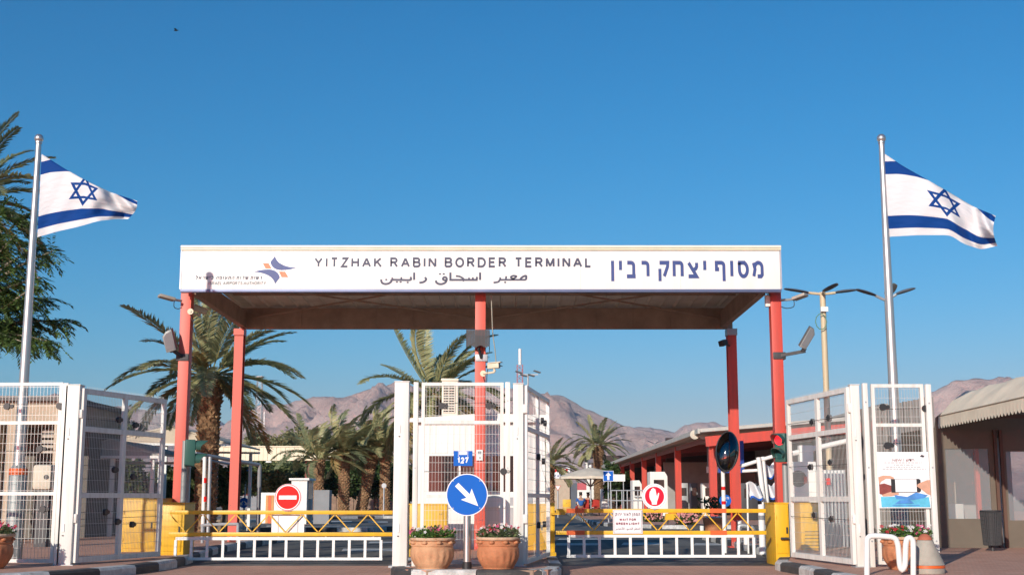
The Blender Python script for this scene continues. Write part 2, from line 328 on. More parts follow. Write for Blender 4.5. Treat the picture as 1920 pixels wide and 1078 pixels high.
# ------------------------------------------------------------------ lettering (stroke letters)
def ar(cx, cy, rx, ry, a0, a1, n=8): return [(cx + rx * math.cos(rad(a0 + (a1 - a0) * i / n)), cy + ry * math.sin(rad(a0 + (a1 - a0) * i / n))) for i in range(n + 1)]
FONT = {
 'A': (.80, [[(0, 0), (.40, 1)], [(.40, 1), (.80, 0)], [(.15, .33), (.65, .33)]]),
 'B': (.66, [[(0, 0), (0, 1), (.38, 1)] + ar(.38, .77, .23, .23, 90, -90)[1:] + [(0, .54)], [(.38, .54)] + ar(.38, .27, .28, .27, 90, -90)[1:] + [(0, 0)]]),
 'C': (.72, [ar(.37, .5, .37, .5, 45, 315, 16)]),
 'D': (.70, [[(.3, 0), (0, 0), (0, 1), (.3, 1)] + ar(.3, .5, .40, .5, 90, -90, 12)[1:]]),
 'E': (.58, [[(.58, 0), (0, 0), (0, 1), (.58, 1)], [(0, .53), (.52, .53)]]),
 'F': (.55, [[(0, 0), (0, 1), (.55, 1)], [(0, .52), (.48, .52)]]),
 'G': (.76, [ar(.38, .5, .38, .5, 50, 350, 16) + [(.755, .45), (.42, .45)]]),
 'H': (.66, [[(0, 0), (0, 1)], [(.66, 0), (.66, 1)], [(0, .53), (.66, .53)]]),
 'I': (.04, [[(.02, 0), (.02, 1)]]),
 'K': (.68, [[(0, 0), (0, 1)], [(.64, 1), (0, .36)], [(.24, .60), (.68, 0)]]),
 'L': (.50, [[(0, 1), (0, 0), (.50, 0)]]),
 'M': (.76, [[(0, 0), (0, 1)], [(0, 1), (.38, .06)], [(.38, .06), (.76, 1)], [(.76, 1), (.76, 0)]]),
 'N': (.66, [[(0, 0), (0, 1)], [(0, 1), (.66, 0)], [(.66, 0), (.66, 1)]]),
 'O': (.78, [ar(.39, .5, .39, .5, 90, 450, 24)]),
 'P': (.60, [[(0, 0), (0, 1), (.34, 1)] + ar(.34, .75, .26, .25, 90, -90)[1:] + [(0, .50)]]),
 'R': (.66, [[(0, 0), (0, 1), (.36, 1)] + ar(.36, .76, .25, .24, 90, -90)[1:] + [(0, .52)], [(.33, .52), (.66, 0)]]),
 'S': (.62, [ar(.31, .74, .27, .26, 30, 255, 10) + ar(.31, .26, .31, .26, 75, -150, 10)]),
 'T': (.64, [[(0, 1), (.64, 1)], [(.32, 1), (.32, 0)]]),
 'U': (.66, [[(0, 1), (0, .32)] + ar(.33, .32, .33, .32, 180, 360, 10)[1:] + [(.66, 1)]]),
 'W': (1.02, [[(0, 1), (.25, 0)], [(.25, 0), (.51, 1)], [(.51, 1), (.77, 0)], [(.77, 0), (1.02, 1)]]),
 'Y': (.72, [[(0, 1), (.36, .45)], [(.72, 1), (.36, .45)], [(.36, .45), (.36, 0)]]),
 'Z': (.62, [[(.02, 1), (.60, 1), (.0, 0), (.62, 0)]]),
 '1': (.40, [[(.0, .74), (.26, 1), (.26, 0)]]),
 '2': (.58, [ar(.29, .70, .28, .30, 170, -35, 10) + [(.0, 0), (.58, 0)]]),
 '7': (.56, [[(0, 1), (.56, 1), (.18, 0)]]),
 '!': (.04, [[(.02, 1), (.02, .3)], [(.02, .1), (.02, 0)]]),
 # Hebrew
 'm_': (.66, [[(.0, 0), (.10, .52), (.0, 1)], [(.09, .70)] + ar(.36, .66, .27, .34, 160, 0, 10) + [(.63, .12), (.54, 0), (.28, 0)]]),
 's_': (.72, [[(.0, 1), (.46, 1)] + ar(.40, .5, .30, .5, 78, -180, 16) + [(.10, 1)]]),
 'v_': (.14, [[(0, 1), (.12, 1), (.12, 0)]]),
 'f_': (.58, [[(.20, .52), (.0, .52), (.0, 1), (.36, 1)] + ar(.36, .78, .20, .22, 90, 0, 6)[1:] + [(.56, -.36)]]),
 'y_': (.14, [[(0, 1), (.12, 1), (.12, .46)]]),
 'z_': (.66, [[(.02, 1), (.60, 0), (.0, 0)], [(.62, 1), (.62, .72), (.56, .58), (.36, .44)]]),
 'h_': (.62, [[(0, 0), (0, 1), (.40, 1)] + ar(.40, .78, .20, .22, 90, 0, 6)[1:] + [(.60, 0)]]),
 'q_': (.64, [[(0, 1), (.62, 1), (.60, .72), (.34, 0)], [(.02, .56), (.02, -.36)]]),
 'r_': (.50, [[(0, 1), (.28, 1)] + ar(.28, .78, .20, .22, 90, 0, 6)[1:] + [(.48, 0)]]),
 'b_': (.66, [[(.04, 1), (.32, 1)] + ar(.32, .78, .20, .22, 90, 0, 6)[1:] + [(.52, 0)], [(0, 0), (.66, 0)]]),
 'n_': (.14, [[(0, 1), (.12, 1), (.12, -.36)]]),
 'sh': (.72, [[(0, 1), (.04, .35), (.18, 0), (.52, 0), (.68, .35), (.72, 1)], [(.36, 1), (.34, .45), (.18, .05)]]),
 't_': (.66, [[(0, 0), (.13, 0), (.15, 1)], [(.04, 1), (.42, 1)] + ar(.42, .78, .20, .22, 90, 0, 6)[1:] + [(.62, 0)]]),
 'd_': (.60, [[(0, 1), (.60, 1)], [(.48, 1), (.48, 0)]]),
 'he': (.60, [[(0, 1), (.38, 1)] + ar(.38, .78, .20, .22, 90, 0, 6)[1:] + [(.58, 0)], [(.04, 0), (.04, .60)]]),
 'ay': (.60, [[(.03, 1), (.22, .30)], [(.58, 1), (.54, .45), (.34, .08), (0, -.08)]]),
 'p_': (.60, [[(.22, .50), (.04, .50), (.04, 1), (.36, 1)] + ar(.36, .78, .22, .22, 90, 0, 6)[1:] + [(.58, .14), (.46, 0), (0, 0)]]),
 'al': (.66, [[(0, 1), (.66, 0)], [(.60, 1), (.58, .62), (.42, .42)], [(.04, 0), (.08, .40), (.22, .62)]]),
 'l_': (.52, [[(.02, 1.45), (.02, 1), (.50, 1), (.48, .68), (.18, 0)]]),
}
def ribbon(mb, pts, hw, place, z, m=0):
    """flat ribbon with mitred joins; place(x, y, z) puts a point on the board"""
    n = len(pts); L = []; Rr = []
    closed = n > 2 and math.dist(pts[0], pts[-1]) < 1e-4
    for i in range(n):
        a = pts[i - 1] if i else (pts[-2] if closed else None); c = pts[i + 1] if i < n - 1 else (pts[1] if closed else None); b = pts[i]
        def nr(p, q):
            dx, dy = q[0] - p[0], q[1] - p[1]; l = math.hypot(dx, dy) or 1; return (-dy / l, dx / l)
        ns = ([nr(a, b)] if a is not None else []) + ([nr(b, c)] if c is not None else [])
        x = sum(k[0] for k in ns); y = sum(k[1] for k in ns); l = math.hypot(x, y) or 1; x /= l; y /= l
        k = 1 / max(.45, x * ns[0][0] + y * ns[0][1]); L.append((b[0] + x * hw * k, b[1] + y * hw * k)); Rr.append((b[0] - x * hw * k, b[1] - y * hw * k))
    mb.add([place(*p, z) for p in L] + [place(*p, z) for p in Rr], [(i, n + i, n + i + 1, i + 1) for i in range(n - 1)], m)
def letters(text, h, gap, hw, place, word=.5):
    """one mesh builder per glyph, laid out left to right from x=0; place gets metres"""
    x = 0; out = []
    for ch in text:
        if ch == ' ': x += h * word; continue
        wd, st = FONT[ch]; mb = MB()
        for k, s in enumerate(st):
            ribbon(mb, [(x + hw + p[0] * h, hw + p[1] * (h - 2 * hw)) for p in s], hw, place, .0004 * k)
        out.append((ch, mb)); x += wd * h + 2 * hw + gap * h
    return out, x - gap * h
def text_on(name, text, m, parent, org, right, up, nrm, width, h, hw, gap=.22, word=.5, shear=0, joined=True, off=.004):
    """lettering that fills the given width on a board plane"""
    right, up, nrm = Vector(right).normalized(), Vector(up).normalized(), Vector(nrm).normalized(); org = Vector(org)
    _, w0 = letters(text, h, gap, hw, lambda x, y, z: Vector((x, y, z)), word); k = width / w0
    pl = lambda x, y, z: org + right * (x * k + y * shear) + up * y + nrm * (off + z)
    outs, _ = letters(text, h, gap, hw, pl, word)
    if joined:
        mb = MB()
        for _, g in outs: mb.add(g.v, g.f)
        return mb.build(name, m, parent)
    for ch, g in outs: g.build(name, m, parent)
def font_text(name, s, m, parent, org, right, up, nrm, width, height, shear=0, off=.005):
    c = bpy.data.curves.new('lettering', 'FONT'); c.body = s; c.resolution_u = 2; c.fill_mode = 'FRONT'; c.offset = .008
    o = bpy.data.objects.new('tmp', c); COL.objects.link(o)
    me = bpy.data.meshes.new_from_object(o.evaluated_get(bpy.context.evaluated_depsgraph_get()))
    bpy.data.objects.remove(o); xs = [v.co.x for v in me.vertices]; ys = [v.co.y for v in me.vertices]
    x0, x1, y0, y1 = min(xs), max(xs), min(ys), max(ys); right, up, nrm = Vector(right).normalized(), Vector(up).normalized(), Vector(nrm).normalized()
    mb = MB(); vs = []
    for v in me.vertices:
        yy = (v.co.y - y0) / (y1 - y0) * height
        vs.append(Vector(org) + right * ((v.co.x - x0) / (x1 - x0) * width + yy * shear) + up * yy + nrm * off)
    mb.add(vs, [list(p.vertices) for p in me.polygons]); bpy.data.meshes.remove(me); bpy.data.curves.remove(c)
    return mb.build(name, m, parent)
S.cycles.use_denoising = True
S.cycles.max_bounces = 6; S.cycles.diffuse_bounces = 3; S.cycles.transparent_max_bounces = 6

# ================================================================== SETTING
def struct(name, mb, m, **k): return tag(mb.build(name, m, **k), kind='structure')
def sheet(pts, z): return MB().add([(p[0], p[1], z) for p in pts], [tuple(range(len(pts)))])
def slab(pts, z0, z1): return MB().prism([(p[0], p[1], z0) for p in pts], (0, 0, z1 - z0))
struct('ground', sheet([(-6000, -300), (6000, -300), (6000, 9000), (-6000, 9000)], -.02), sand)
struct('road', sheet([(-40, 21.2), (40, 21.2), (40, 150), (-40, 150)], 0), asphalt)
struct('brick_crossing', sheet([(-40, 2), (40, 2), (40, 21.75), (-40, 21.75)], .005), pavers)

def kerb_line(name, pts, z=.14, wd=.2, step=.95, start=0):
    """a run of painted kerb stones, each stone an object"""
    root = tag(link(bpy.data.objects.new(name, None), None, Matrix.Translation((pts[0][0], pts[0][1], 0))), kind='structure')
    pts = [Vector((p[0], p[1], 0)) for p in pts]; seg = [(b - a).length for a, b in zip(pts, pts[1:])]; tot = sum(seg)
    def at(s):
        for a, b, l in zip(pts, pts[1:], seg):
            if s <= l: return a.lerp(b, s / l)
            s -= l
        return pts[-1]
    n = max(1, round(tot / step))
    for i in range(n):
        s0, s1 = tot * i / n, tot * (i + 1) / n; mb = MB()
        a, b = at(s0), at(s1); d = (b - a).normalized(); nrm = Vector((-d.y, d.x, 0)); a = a + d * .006; b = b - d * .006
        mid = at((s0 + s1) / 2); sec = [(0, -.05), (0, z - .035), (.03, z), (wd, z + .004), (wd, -.05)]
        vs = []
        for p in (a, mid, b): vs += [p + nrm * o + Vector((0, 0, h)) for o, h in sec]
        fs = [(4, 3, 2, 1, 0), (10, 11, 12, 13, 14)]
        for k in range(2):
            for j in range(4): fs.append((k * 5 + j, k * 5 + j + 1, k * 5 + j + 6, k * 5 + j + 5))
        mb.add(vs, fs).build('kerb_stone', kerb_black if (i + start) % 2 else kerb_white, root)
    return root
# left pavement
kl = [G(x, y, .14) for x, y in ((-160, 1084), (-20, 1077), (50, 1074), (128, 1069), (200, 1064), (268, 1057.5), (308, 1051.5), (330, 1048.5))]
kl = [V(p.x, p.y, 0) for p in kl] + [V(-6.05, 27, 0), V(-6.0, 36, 0), V(-6.6, 38, 0)]
left_pts = [(p.x, p.y) for p in kl]
struct('left_pavement', slab([(p[0] - .1, p[1] + .05) for p in left_pts] + [(-40, 38), (-40, 18)], -.01, .135), pavers)
kerb_line('left_kerb', left_pts, start=1)
# right pavement
kr = [V(5.25, 36, 0), V(5.1, 30, 0), V(4.95, 26, 0), V(4.75, 24.2, 0), V(4.62, 22.6, 0)] + [G(x, y, .14) for x, y in ((1452, 1052), (1480, 1056.5), (1506, 1061), (1536, 1069), (1572, 1076), (1640, 1087), (1740, 1100))]
right_pts = [(p.x, p.y) for p in kr]
struct('right_pavement', slab([(p[0] + .1, p[1] + .05) for p in right_pts] + [(9, 14), (40, 14), (40, 36)], -.01, .135), pavers)
kerb_line('right_kerb', right_pts, start=0)
# island in the middle
isl = [(-1.72, 32), (-1.74, 24), (-1.78, 20.5), (-1.80, 19.2), (-1.70, 18.5), (-1.5, 18.12), (-1.2, 17.95), (.3, 17.95), (.52, 18.1), (.68, 18.5), (.76, 19.4), (.78, 24), (.85, 32)]
struct('traffic_island', slab([(p[0] * .97 - .005, p[1] + .05) for p in isl], -.01, .135), pavers)
kerb_line('island_kerb', isl, start=1)
# far pavement in front of the terminal
fk = [G(1064, 964), G(1075, 970), G(1092, 977), G(1112, 983), G(1140, 986.5), G(1180, 988), (5.6, 48.5), (9.5, 48.3), (16, 48.3)]
fk = [(p[0], p[1]) for p in fk]
struct('terminal_pavement', slab([(p[0] + .05, p[1] + .1) for p in fk] + [(40, 48.4), (40, 150), (fk[0][0], 150)], -.01, .135), pavers)
kerb_line('terminal_kerb', fk, start=0)
# far left verge with the palms
fl = [(-40, 62), (-12.5, 62), (-11.3, 66), (-9.5, 72), (-7.4, 74.5), (.4, 76), (2.0, 79), (2.3, 84)]
struct('palm_verge', slab([(p[0], p[1] + .1) for p in fl] + [(2.3, 120), (-40, 120)], -.01, .12), sand)
kerb_line('verge_kerb', fl[1:], start=0, step=1.3)
near_l = [(-4.9, 44.5), (-8.8, 44.8), (-9.2, 46.0), (-8.8, 47.4), (-4.9, 47.6), (-4.4, 46)]
struct('kerbed_refuge', slab(near_l, -.01, .13), concrete)
kerb_line('refuge_kerb', near_l + near_l[:1], start=0, step=1.1)
for i, (x0, x1, y0, y1) in enumerate([(620, 660, 976, 978.2), (690, 727, 977, 979.2), (560, 590, 975.5, 977.5)]):
    a, b, c, d = G(x0, y1), G(x1, y1), G(x1, y0), G(x0, y0); struct('lane_marking', sheet([a, b, c, d], .005), road_white)
for x0, x1, y0, y1 in [(1040, 1120, 1018, 1022), (1165, 1235, 1017, 1021.5), (1300, 1390, 1018, 1022), (640, 735, 1028, 1033), (1045, 1150, 1009, 1011.5), (690, 735, 1015, 1018)]:
    a, b, c, d = G(x0, y1), G(x1, y1), G(x1 + 4, y0), G(x0 + 4, y0); struct('lane_marking', sheet([a, b, c, d], .005), road_white)

# mountains
def mountains():
    def ridge(name, tab, Y0, Y1, nx, ny, seed, rough):
        mb = MB(); vs = []; xs = [tab[0][0] + (tab[-1][0] - tab[0][0]) * i / nx for i in range(nx + 1)]
        for j in range(ny + 1):
            t = j / ny; Y = lerp(Y0, Y1, t)
            for x in xs:
                c = P(x, curve(tab, x), Y1 * .8 + Y0 * .2)
                X = (x - 960) / FPX * (Y0 * .2 + Y1 * .8) * 1.0
                top = c.z
                e = max(0, 1 - abs(t - .8) / .8) if t < .8 else max(0, 1 - (t - .8) / .2 * .6)
                q = Vector((X * .0042, Y * .0036, seed)); rg = 0; am = 1; fr = 1
                for o in range(6):
                    rg += am * (1 - abs(noise.noise(q * fr)) * 2); am *= .5; fr *= 2.05
                rg = rg / 1.97
                q2 = Vector((X * .016 + Y * .003, Y * .004, seed + 9)); gul = 1 - abs(noise.noise(q2)) * 2 + .5 * (1 - abs(noise.noise(q2 * 2.3)) * 2)
                h = top * (e ** 1.15) * (1 + rough * (rg - .55) * (1 - .75 * max(0, 1 - abs(t - .8) * 8)) + .13 * (gul - .7) * (1 - max(0, 1 - abs(t - .8) * 10)))
                h += top * .022 * (noise.noise(Vector((X * .02, Y * .02, seed))) + .6 * noise.noise(Vector((X * .05, Y * .05, seed)))) * min(1, e * 2)
                vs.append((X, Y, max(-6, h - 4)))
        w_ = nx + 1
        mb.add(vs, [(j * w_ + i, j * w_ + i + 1, (j + 1) * w_ + i + 1, (j + 1) * w_ + i) for j in range(ny) for i in range(nx)])
        return struct(name, mb, rock, smooth='all', org=(0, Y0, 0))
    t1 = [(-700, 840), (-400, 800), (-150, 770), (0, 742), (60, 748), (150, 742), (230, 757), (300, 772), (360, 782), (420, 793), (455, 775), (500, 760), (545, 757), (590, 742), (640, 733), (690, 722), (740, 716), (800, 722), (860, 712), (930, 722), (985, 733), (1030, 735), (1060, 742), (1100, 765), (1135, 778), (1165, 795), (1200, 803), (1240, 812), (1300, 830), (1400, 850), (1520, 850), (1640, 800), (1740, 728), (1790, 712), (1850, 706), (1890, 702), (1930, 712), (2050, 735), (2300, 780), (2700, 860)]
    ridge('mountain_range', t1, 2500, 3600, 420, 120, 2.3, .42)
    t2 = [(900, 900), (1100, 830), (1180, 800), (1215, 802), (1260, 808), (1290, 797), (1320, 794), (1360, 800), (1420, 806), (1500, 800), (1600, 790), (1750, 800), (1900, 860)]
    ridge('far_mountain_range', t2, 4600, 5600, 160, 40, 7.7, .5)
    t3 = [(-600, 860), (-200, 800), (150, 780), (250, 765), (300, 778), (360, 775), (430, 798), (520, 850), (650, 900)]
    ridge('left_mountain_range', t3, 4600, 5600, 120, 40, 4.1, .5)
mountains()

# ================================================================== ENTRANCE CANOPY
YF = 24.75                      # front of the sign board
pl, prr = P(339, 547, YF), P(1464, 547, YF); ZB, ZT = pl.z, P(900, 470, YF).z
XL, XR = pl.x, prr.x
YB = YF / .822; ZBK = P(900, 617, YB).z
can = thing('entrance_canopy', 'large red post canopy with white lettered sign board over both lanes', 'canopy', ((XL + XR) / 2, YF + .3, 0))
face = MB().box(XL, XR, YF, YF + .10, ZB + .05, ZT).build('sign_board', fascia_white, can, bevel=.006)
# joints of the board sheets
for k in range(1, 6):
    x = lerp(XL, XR, k / 6); bar('board_joint', mat('joint', (.66, .65, .61), .5), face, (x, YF - .0015, ZB + .06), (x, YF - .0015, ZT - .01), .006, .005)
MB().box(XL - .03, XR + .03, YF - .035, YF + .16, ZT + .003, ZT + .048).build('top_trim', cream_trim, can, bevel=.008)
MB().box(XL - .03, XR + .03, YF - .05, YF + .18, ZT + .051, ZT + .098).build('top_flashing', mat('flashing', (.80, .76, .64), .4, var=.05), can, bevel=.01)
MB().box(XL - .01, XR + .01, YF - .02, YF + .12, ZB - .01, ZB + .047).build('bottom_trim', mat('blue_grey_trim', (.13, .16, .27), .45, .3), can, bevel=.006)
MB().box(XR + .002, XR + .03, YF - .01, YF + .14, ZB + .05, ZT).build('end_trim', mat('end_trim', (.45, .45, .50), .4, .3), can)
MB().box(XL - .03, XL - .002, YF - .01, YF + .14, ZB + .05, ZT).build('end_trim', MATS['end_trim'], can)
# roof sheets: ribbed deck seen from below
zr_f, zr_b = ZT - .22, ZBK + .505
nrib = 34
for k in range(nrib):
    x0, x1 = lerp(XL + .02, XR - .02, k / nrib), lerp(XL + .02, XR - .02, (k + 1) / nrib)
    mb = MB(); g = .05
    sec = [(x0 + .004, 0), (x0 + g, .045), (x1 - g, .045), (x1 - .004, 0)]
    vs = []
    for (Y, z) in ((YF + .13, zr_f), (YB + .45, zr_b)):
        vs += [(x, Y, z + h) for x, h in sec] + [(x, Y, z + h + .012) for x, h in sec]
    mb.add(vs, [(i, i + 1, i + 9, i + 8) for i in range(3)] + [(i + 4, i + 12, i + 13, i + 5) for i in range(3)] + [(0, 4, 5, 1), (1, 5, 6, 2), (2, 6, 7, 3), (8, 9, 13, 12), (9, 10, 14, 13), (10, 11, 15, 14), (0, 8, 12, 4), (3, 7, 15, 11)])
    mb.build('roof_sheet', soffit, can)
mb = MB(); mb.prism([(XL + .02, YF + .13, zr_f + .065), (XR - .02, YF + .13, zr_f + .065), (XR - .02, YB + .45, zr_b + .065), (XL + .02, YB + .45, zr_b + .065)], (0, 0, .02)); mb.build('roof_deck', galv, can)
# frame: back girder, side girders, middle purlins, cross bracing
MB().box(XL + .04, XR - .04, YB - .06, YB + .08, ZBK, ZBK + .50).build('back_girder', soffit_beam, can, bevel=.01)
for k in range(13):
    x = lerp(XL + .6, XR - .6, k / 12); bar('girder_stiffener', soffit_beam, can, (x, YB - .072, ZBK + .02), (x, YB - .072, ZBK + .48), .05, .02)
MB().box(XL + .05, XR - .05, YF + .40, YF + .54, ZT - .42, ZT - .23).build('front_girder', soffit_beam, can)
for sx in (XL + .12, XR - .26):
    a, b = Vector((sx, YF + .56, ZB + .22)), Vector((sx, YB - .08, ZBK + .22))
    MB().beam(a, b, .14, .38).build('side_girder', soffit_beam, can)
for t in (.62,):
    Y = lerp(YF, YB, t); z = lerp(zr_f, zr_b, t) - .005
    MB().box(XL + .3, XR - .3, Y - .05, Y + .05, z - .06, z).build('purlin', soffit_beam, can)
xm = P(900, 600, YF).x
for a, b in (((XL + .4, YF + .6), (xm - .2, YB - .1)), ((XL + .4, YB - .1), (xm - .2, YF + .6)), ((xm + .2, YF + .6), (XR - .4, YB - .1)), ((xm + .2, YB - .1), (XR - .4, YF + .6))):
    rod('wind_brace', soffit_beam, can, (a[0], a[1], lerp(zr_f, zr_b, (a[1] - YF) / (YB - YF)) - .24), (b[0], b[1], lerp(zr_f, zr_b, (b[1] - YF) / (YB - YF)) - .26), .022)
# scalloped roof edge seen at the sides
for sx in (XL - .005, XR - .03):
    mb = MB(); n = 22
    for k in range(n):
        t0, t1 = k / n, (k + 1) / n
        y0, y1 = lerp(YF + .2, YB + .4, t0), lerp(YF + .2, YB + .4, t1)
        z0, z1 = lerp(zr_f, zr_b, t0) - .02, lerp(zr_f, zr_b, t1) - .02
        mb.prism([(sx, y0, z0), (sx, y0, z0 - .09), (sx, (y0 + y1) / 2, (z0 + z1) / 2 - .16), (sx, y1, z1 - .09), (sx, y1, z1)], (.03, 0, 0))
    mb.build('edge_flashing', soffit, can)
def hpost(name, m, x, y, z0, z1, wd=.22, dp=.24):
    """I-section post: two flanges and a web, seen flange on"""
    mb = MB(); t = .022
    sec = [(-wd / 2, -dp / 2), (wd / 2, -dp / 2), (wd / 2, -dp / 2 + t), (t / 2, -dp / 2 + t), (t / 2, dp / 2 - t), (wd / 2, dp / 2 - t), (wd / 2, dp / 2), (-wd / 2, dp / 2), (-wd / 2, dp / 2 - t), (-t / 2, dp / 2 - t), (-t / 2, -dp / 2 + t), (-wd / 2, -dp / 2 + t)]
    mb.prism([(x + a, y + b, z0) for a, b in sec], (0, 0, z1 - z0))
    return mb.build(name, m, can)
YP = YF + .47
xs_front = [P(350, 600, YP).x, P(901, 600, YP).x, P(1454, 600, YP).x]
for x, m in zip(xs_front, (red_faded, red_faded, red_steel)):
    p = MB().box(x - .105, x + .105, YP - .12, YP + .12, .02, ZB + .06).build('front_post', m, can, bevel=.012)
    MB().box(x - .19, x + .19, YP - .2, YP + .2, .0, .03).build('base_plate', m, p)
for xpx, m in ((450, red_faded), (1371, red_steel)):
    x = P(xpx, 630, YB).x; p = hpost('back_post', m, x, YB + .01, .02, ZBK - .004, .21, .26)
    MB().box(x - .2, x + .2, YB - .2, YB + .2, 0, .03).build('base_plate', m, p)
    MB().box(x - .12, x + .12, YB - .16, YB + .16, ZBK - .16, ZBK - .006).build('post_head', galv if xpx > 900 else m, p)
# ---- lettering on the board
U, RT, NF = (0, 0, 1), (1, 0, 0), (0, -1, 0)
def on_board(x, y): return P(x, y, YF)
a, b = on_board(589, 502), on_board(1109, 502); hcap = on_board(600, 482.5).z - a.z
text_on('letter', 'YITZHAK RABIN BORDER TERMINAL', letter_grey, face, a, RT, U, NF, b.x - a.x, hcap, hcap * .108, .30, .60, joined=False)
a, b = on_board(1143, 522), on_board(1433, 522); hx = on_board(1200, 489).z - a.z
heb = ['m_', 's_', 'v_', 'f_', ' ', 'y_', 'z_', 'h_', 'q_', ' ', 'r_', 'b_', 'y_', 'n_'][::-1]
text_on('letter', heb, letter_blue, face, a, RT, U, NF, b.x - a.x, hx, hx * .115, .22, .40, joined=False)
# Arabic line, stroke by stroke as it is painted
def zp(x, y): p = on_board(700 + x / 6.4, 470 + y / 6.4); return (p.x, p.z)
arabic = [([[(1832, 350), (1834, 306), (1806, 308), (1776, 328), (1764, 348)], [(1832, 350), (1700, 350), (1590, 350), (1520, 352), (1500, 374), (1442, 384)], [(1636, 350), (1668, 344), (1716, 312), (1692, 302), (1664, 306), (1650, 322), (1690, 346)], [(1590, 346), (1594, 306)], [(1522, 352), (1522, 322)]], [(1582, 380)]),
          ([[(1281, 262), (1281, 352)]], []),
          ([[(1244, 314), (1240, 351), (1090, 351), (925, 351), (925, 262)], [(1194, 348), (1194, 320)], [(1148, 348), (1148, 324)], [(990, 304), (1040, 312), (1085, 342), (1074, 368)]], []),
          ([[(872, 356), (842, 350), (836, 332), (854, 318), (876, 326), (880, 350), (866, 380), (826, 400), (782, 398), (756, 380), (752, 358)]], [(800, 280), (845, 280)]),
          ([[(618, 320), (634, 344), (606, 374), (552, 386)]], []),
          ([[(490, 262), (490, 352)]], []),
          ([[(446, 314), (444, 351), (330, 351), (226, 351), (214, 372), (182, 394), (140, 400), (108, 388), (95, 362), (98, 346)], [(336, 348), (336, 318)], [(226, 351), (228, 322)]], [(155, 348), (283, 376), (328, 376), (412, 381)])]
for strokes, dots in arabic:
    mb = MB()
    for k, s in enumerate(strokes):
        q = [Vector((*zp(*p), 0)) for p in s]; q = arc_pts(q, 4) if len(q) > 2 and len(strokes) and s[0][0] not in (1244,) else q
        ribbon(mb, [(p.x, p.y) for p in q], (.021 if k == 0 else .018), lambda x, y, z: Vector((x, YF - .004 - z, y)), .0004 * k)
    for k, d in enumerate(dots):
        c = zp(*d); mb.add([(c[0] + .024 * math.cos(i * math.pi / 5), YF - .0055, c[1] + .017 * math.sin(i * math.pi / 5)) for i in range(10)], [tuple(range(10))])
    mb.build('letter', letter_grey, face)
# airport authority lettering and emblem
def lg(x, y): return on_board(350 + x / 8.727, 460 + y / 8.727) + Vector((0, -.004, 0))
def bz(p0, p1, p2, n=8): return [tuple(Vector(p0).lerp(Vector(p1), t / n).lerp(Vector(p1).lerp(Vector(p2), t / n), t / n)) for t in range(n + 1)]
def print_poly(name, pts, m):
    mb = MB(); c = Vector((sum(p[0] for p in pts) / len(pts), sum(p[1] for p in pts) / len(pts)))
    mb.add([lg(*p) for p in pts], [tuple(range(len(pts)))]); return mb.build(name, m, face)
print_poly('emblem_wing', bz((1445, 175), (1490, 350), (1800, 368)) + bz((1800, 368), (1640, 415), (1520, 405))[1:] + bz((1520, 405), (1390, 390), (1370, 272))[1:], logo_blue)
print_poly('emblem_wing', bz((1448, 628), (1400, 455), (1092, 434)) + bz((1092, 434), (1250, 388), (1370, 396))[1:] + bz((1370, 396), (1500, 412), (1524, 528))[1:], logo_blue)
print_poly('emblem_square', [(1243, 290), (1340, 290), (1392, 382), (1290, 382)], logo_orange)
print_poly('emblem_square', [(1508, 430), (1610, 430), (1664, 522), (1556, 522)], logo_orange)
a, b = lg(140, 558), lg(1228, 558)
HEB = {'ר': 'r_', 'ש': 'sh', 'ו': 'v_', 'ת': 't_', 'ד': 'd_', 'ה': 'he', 'ע': 'ay', 'פ': 'p_', 'ב': 'b_', 'י': 'y_', 'א': 'al', 'ל': 'l_', 'מ': 'm_', 'ן': 'n_', 'ק': 'q_', ' ': ' '}
def heb_line(t_): return [HEB[c] for c in t_][::-1]
text_on('authority_name', heb_line('רשות שדות התעופה בישראל'), letter_grey, face, a, RT, U, NF, b.x - a.x, (lg(0, 505) - a).z, .0065, .24, .4, shear=.15)
a, b = lg(352, 645), lg(1290, 645)
text_on('authority_name', 'ISRAEL AIRPORTS AUTHORITY', letter_pale, face, a, RT, U, NF, b.x - a.x, (lg(0, 592) - a).z, .0065, .16, .3, shear=.2)

# ================================================================== FITTINGS ON THE POSTS
def floodlight(name, label, xpx, ypx, arm_px, head_px, Y, tilt, grp):
    """bracket strap round the post, arm, flat lamp head"""
    p = P(xpx, ypx, Y); t = thing(name, label, 'floodlight', p, grp)
    MB().box(p.x - .125, p.x + .125, p.y - .14, p.y + .14, p.z - .07, p.z + .07).build('clamp', dark_metal, t, bevel=.01)
    q = P(*arm_px, Y - .35); MB().beam(p + V(0, -.1, 0), q, .05, .06).build('arm', dark_metal, t)
    h = [P(x, y, Y - .42) for x, y in head_px]
    MB().prism(h, (.0, .13, .05)).build('lamp_head', lamp_head, t, bevel=.012)
    c = sum(h, Vector()) / len(h); MB().prism([c + (k - c) * .8 + V(0, -.004, 0) for k in h], (0, .004, 0)).build('lens', mat('lens', (.16, .16, .16), .15), t)
    MB().beam(q, h[0].lerp(h[-1], .5) + V(0, .06, 0), .04, .09).build('yoke', dark_metal, t)
    return t
FG = 'floodlights clamped to the canopy posts'
floodlight('floodlight', 'dark flat floodlight on an arm at the left red canopy post', 345, 671, (322, 655), [(312, 662), (304, 632), (310, 622), (321, 617), (328, 648), (330, 656)], YP, 0, FG)
floodlight('floodlight', 'dark floodlight tilted upward on an arm at the right red post', 1459, 668, (1510, 658), [(1499, 650), (1520, 613), (1527, 617), (1528, 628), (1511, 656)], YP, 0, FG)
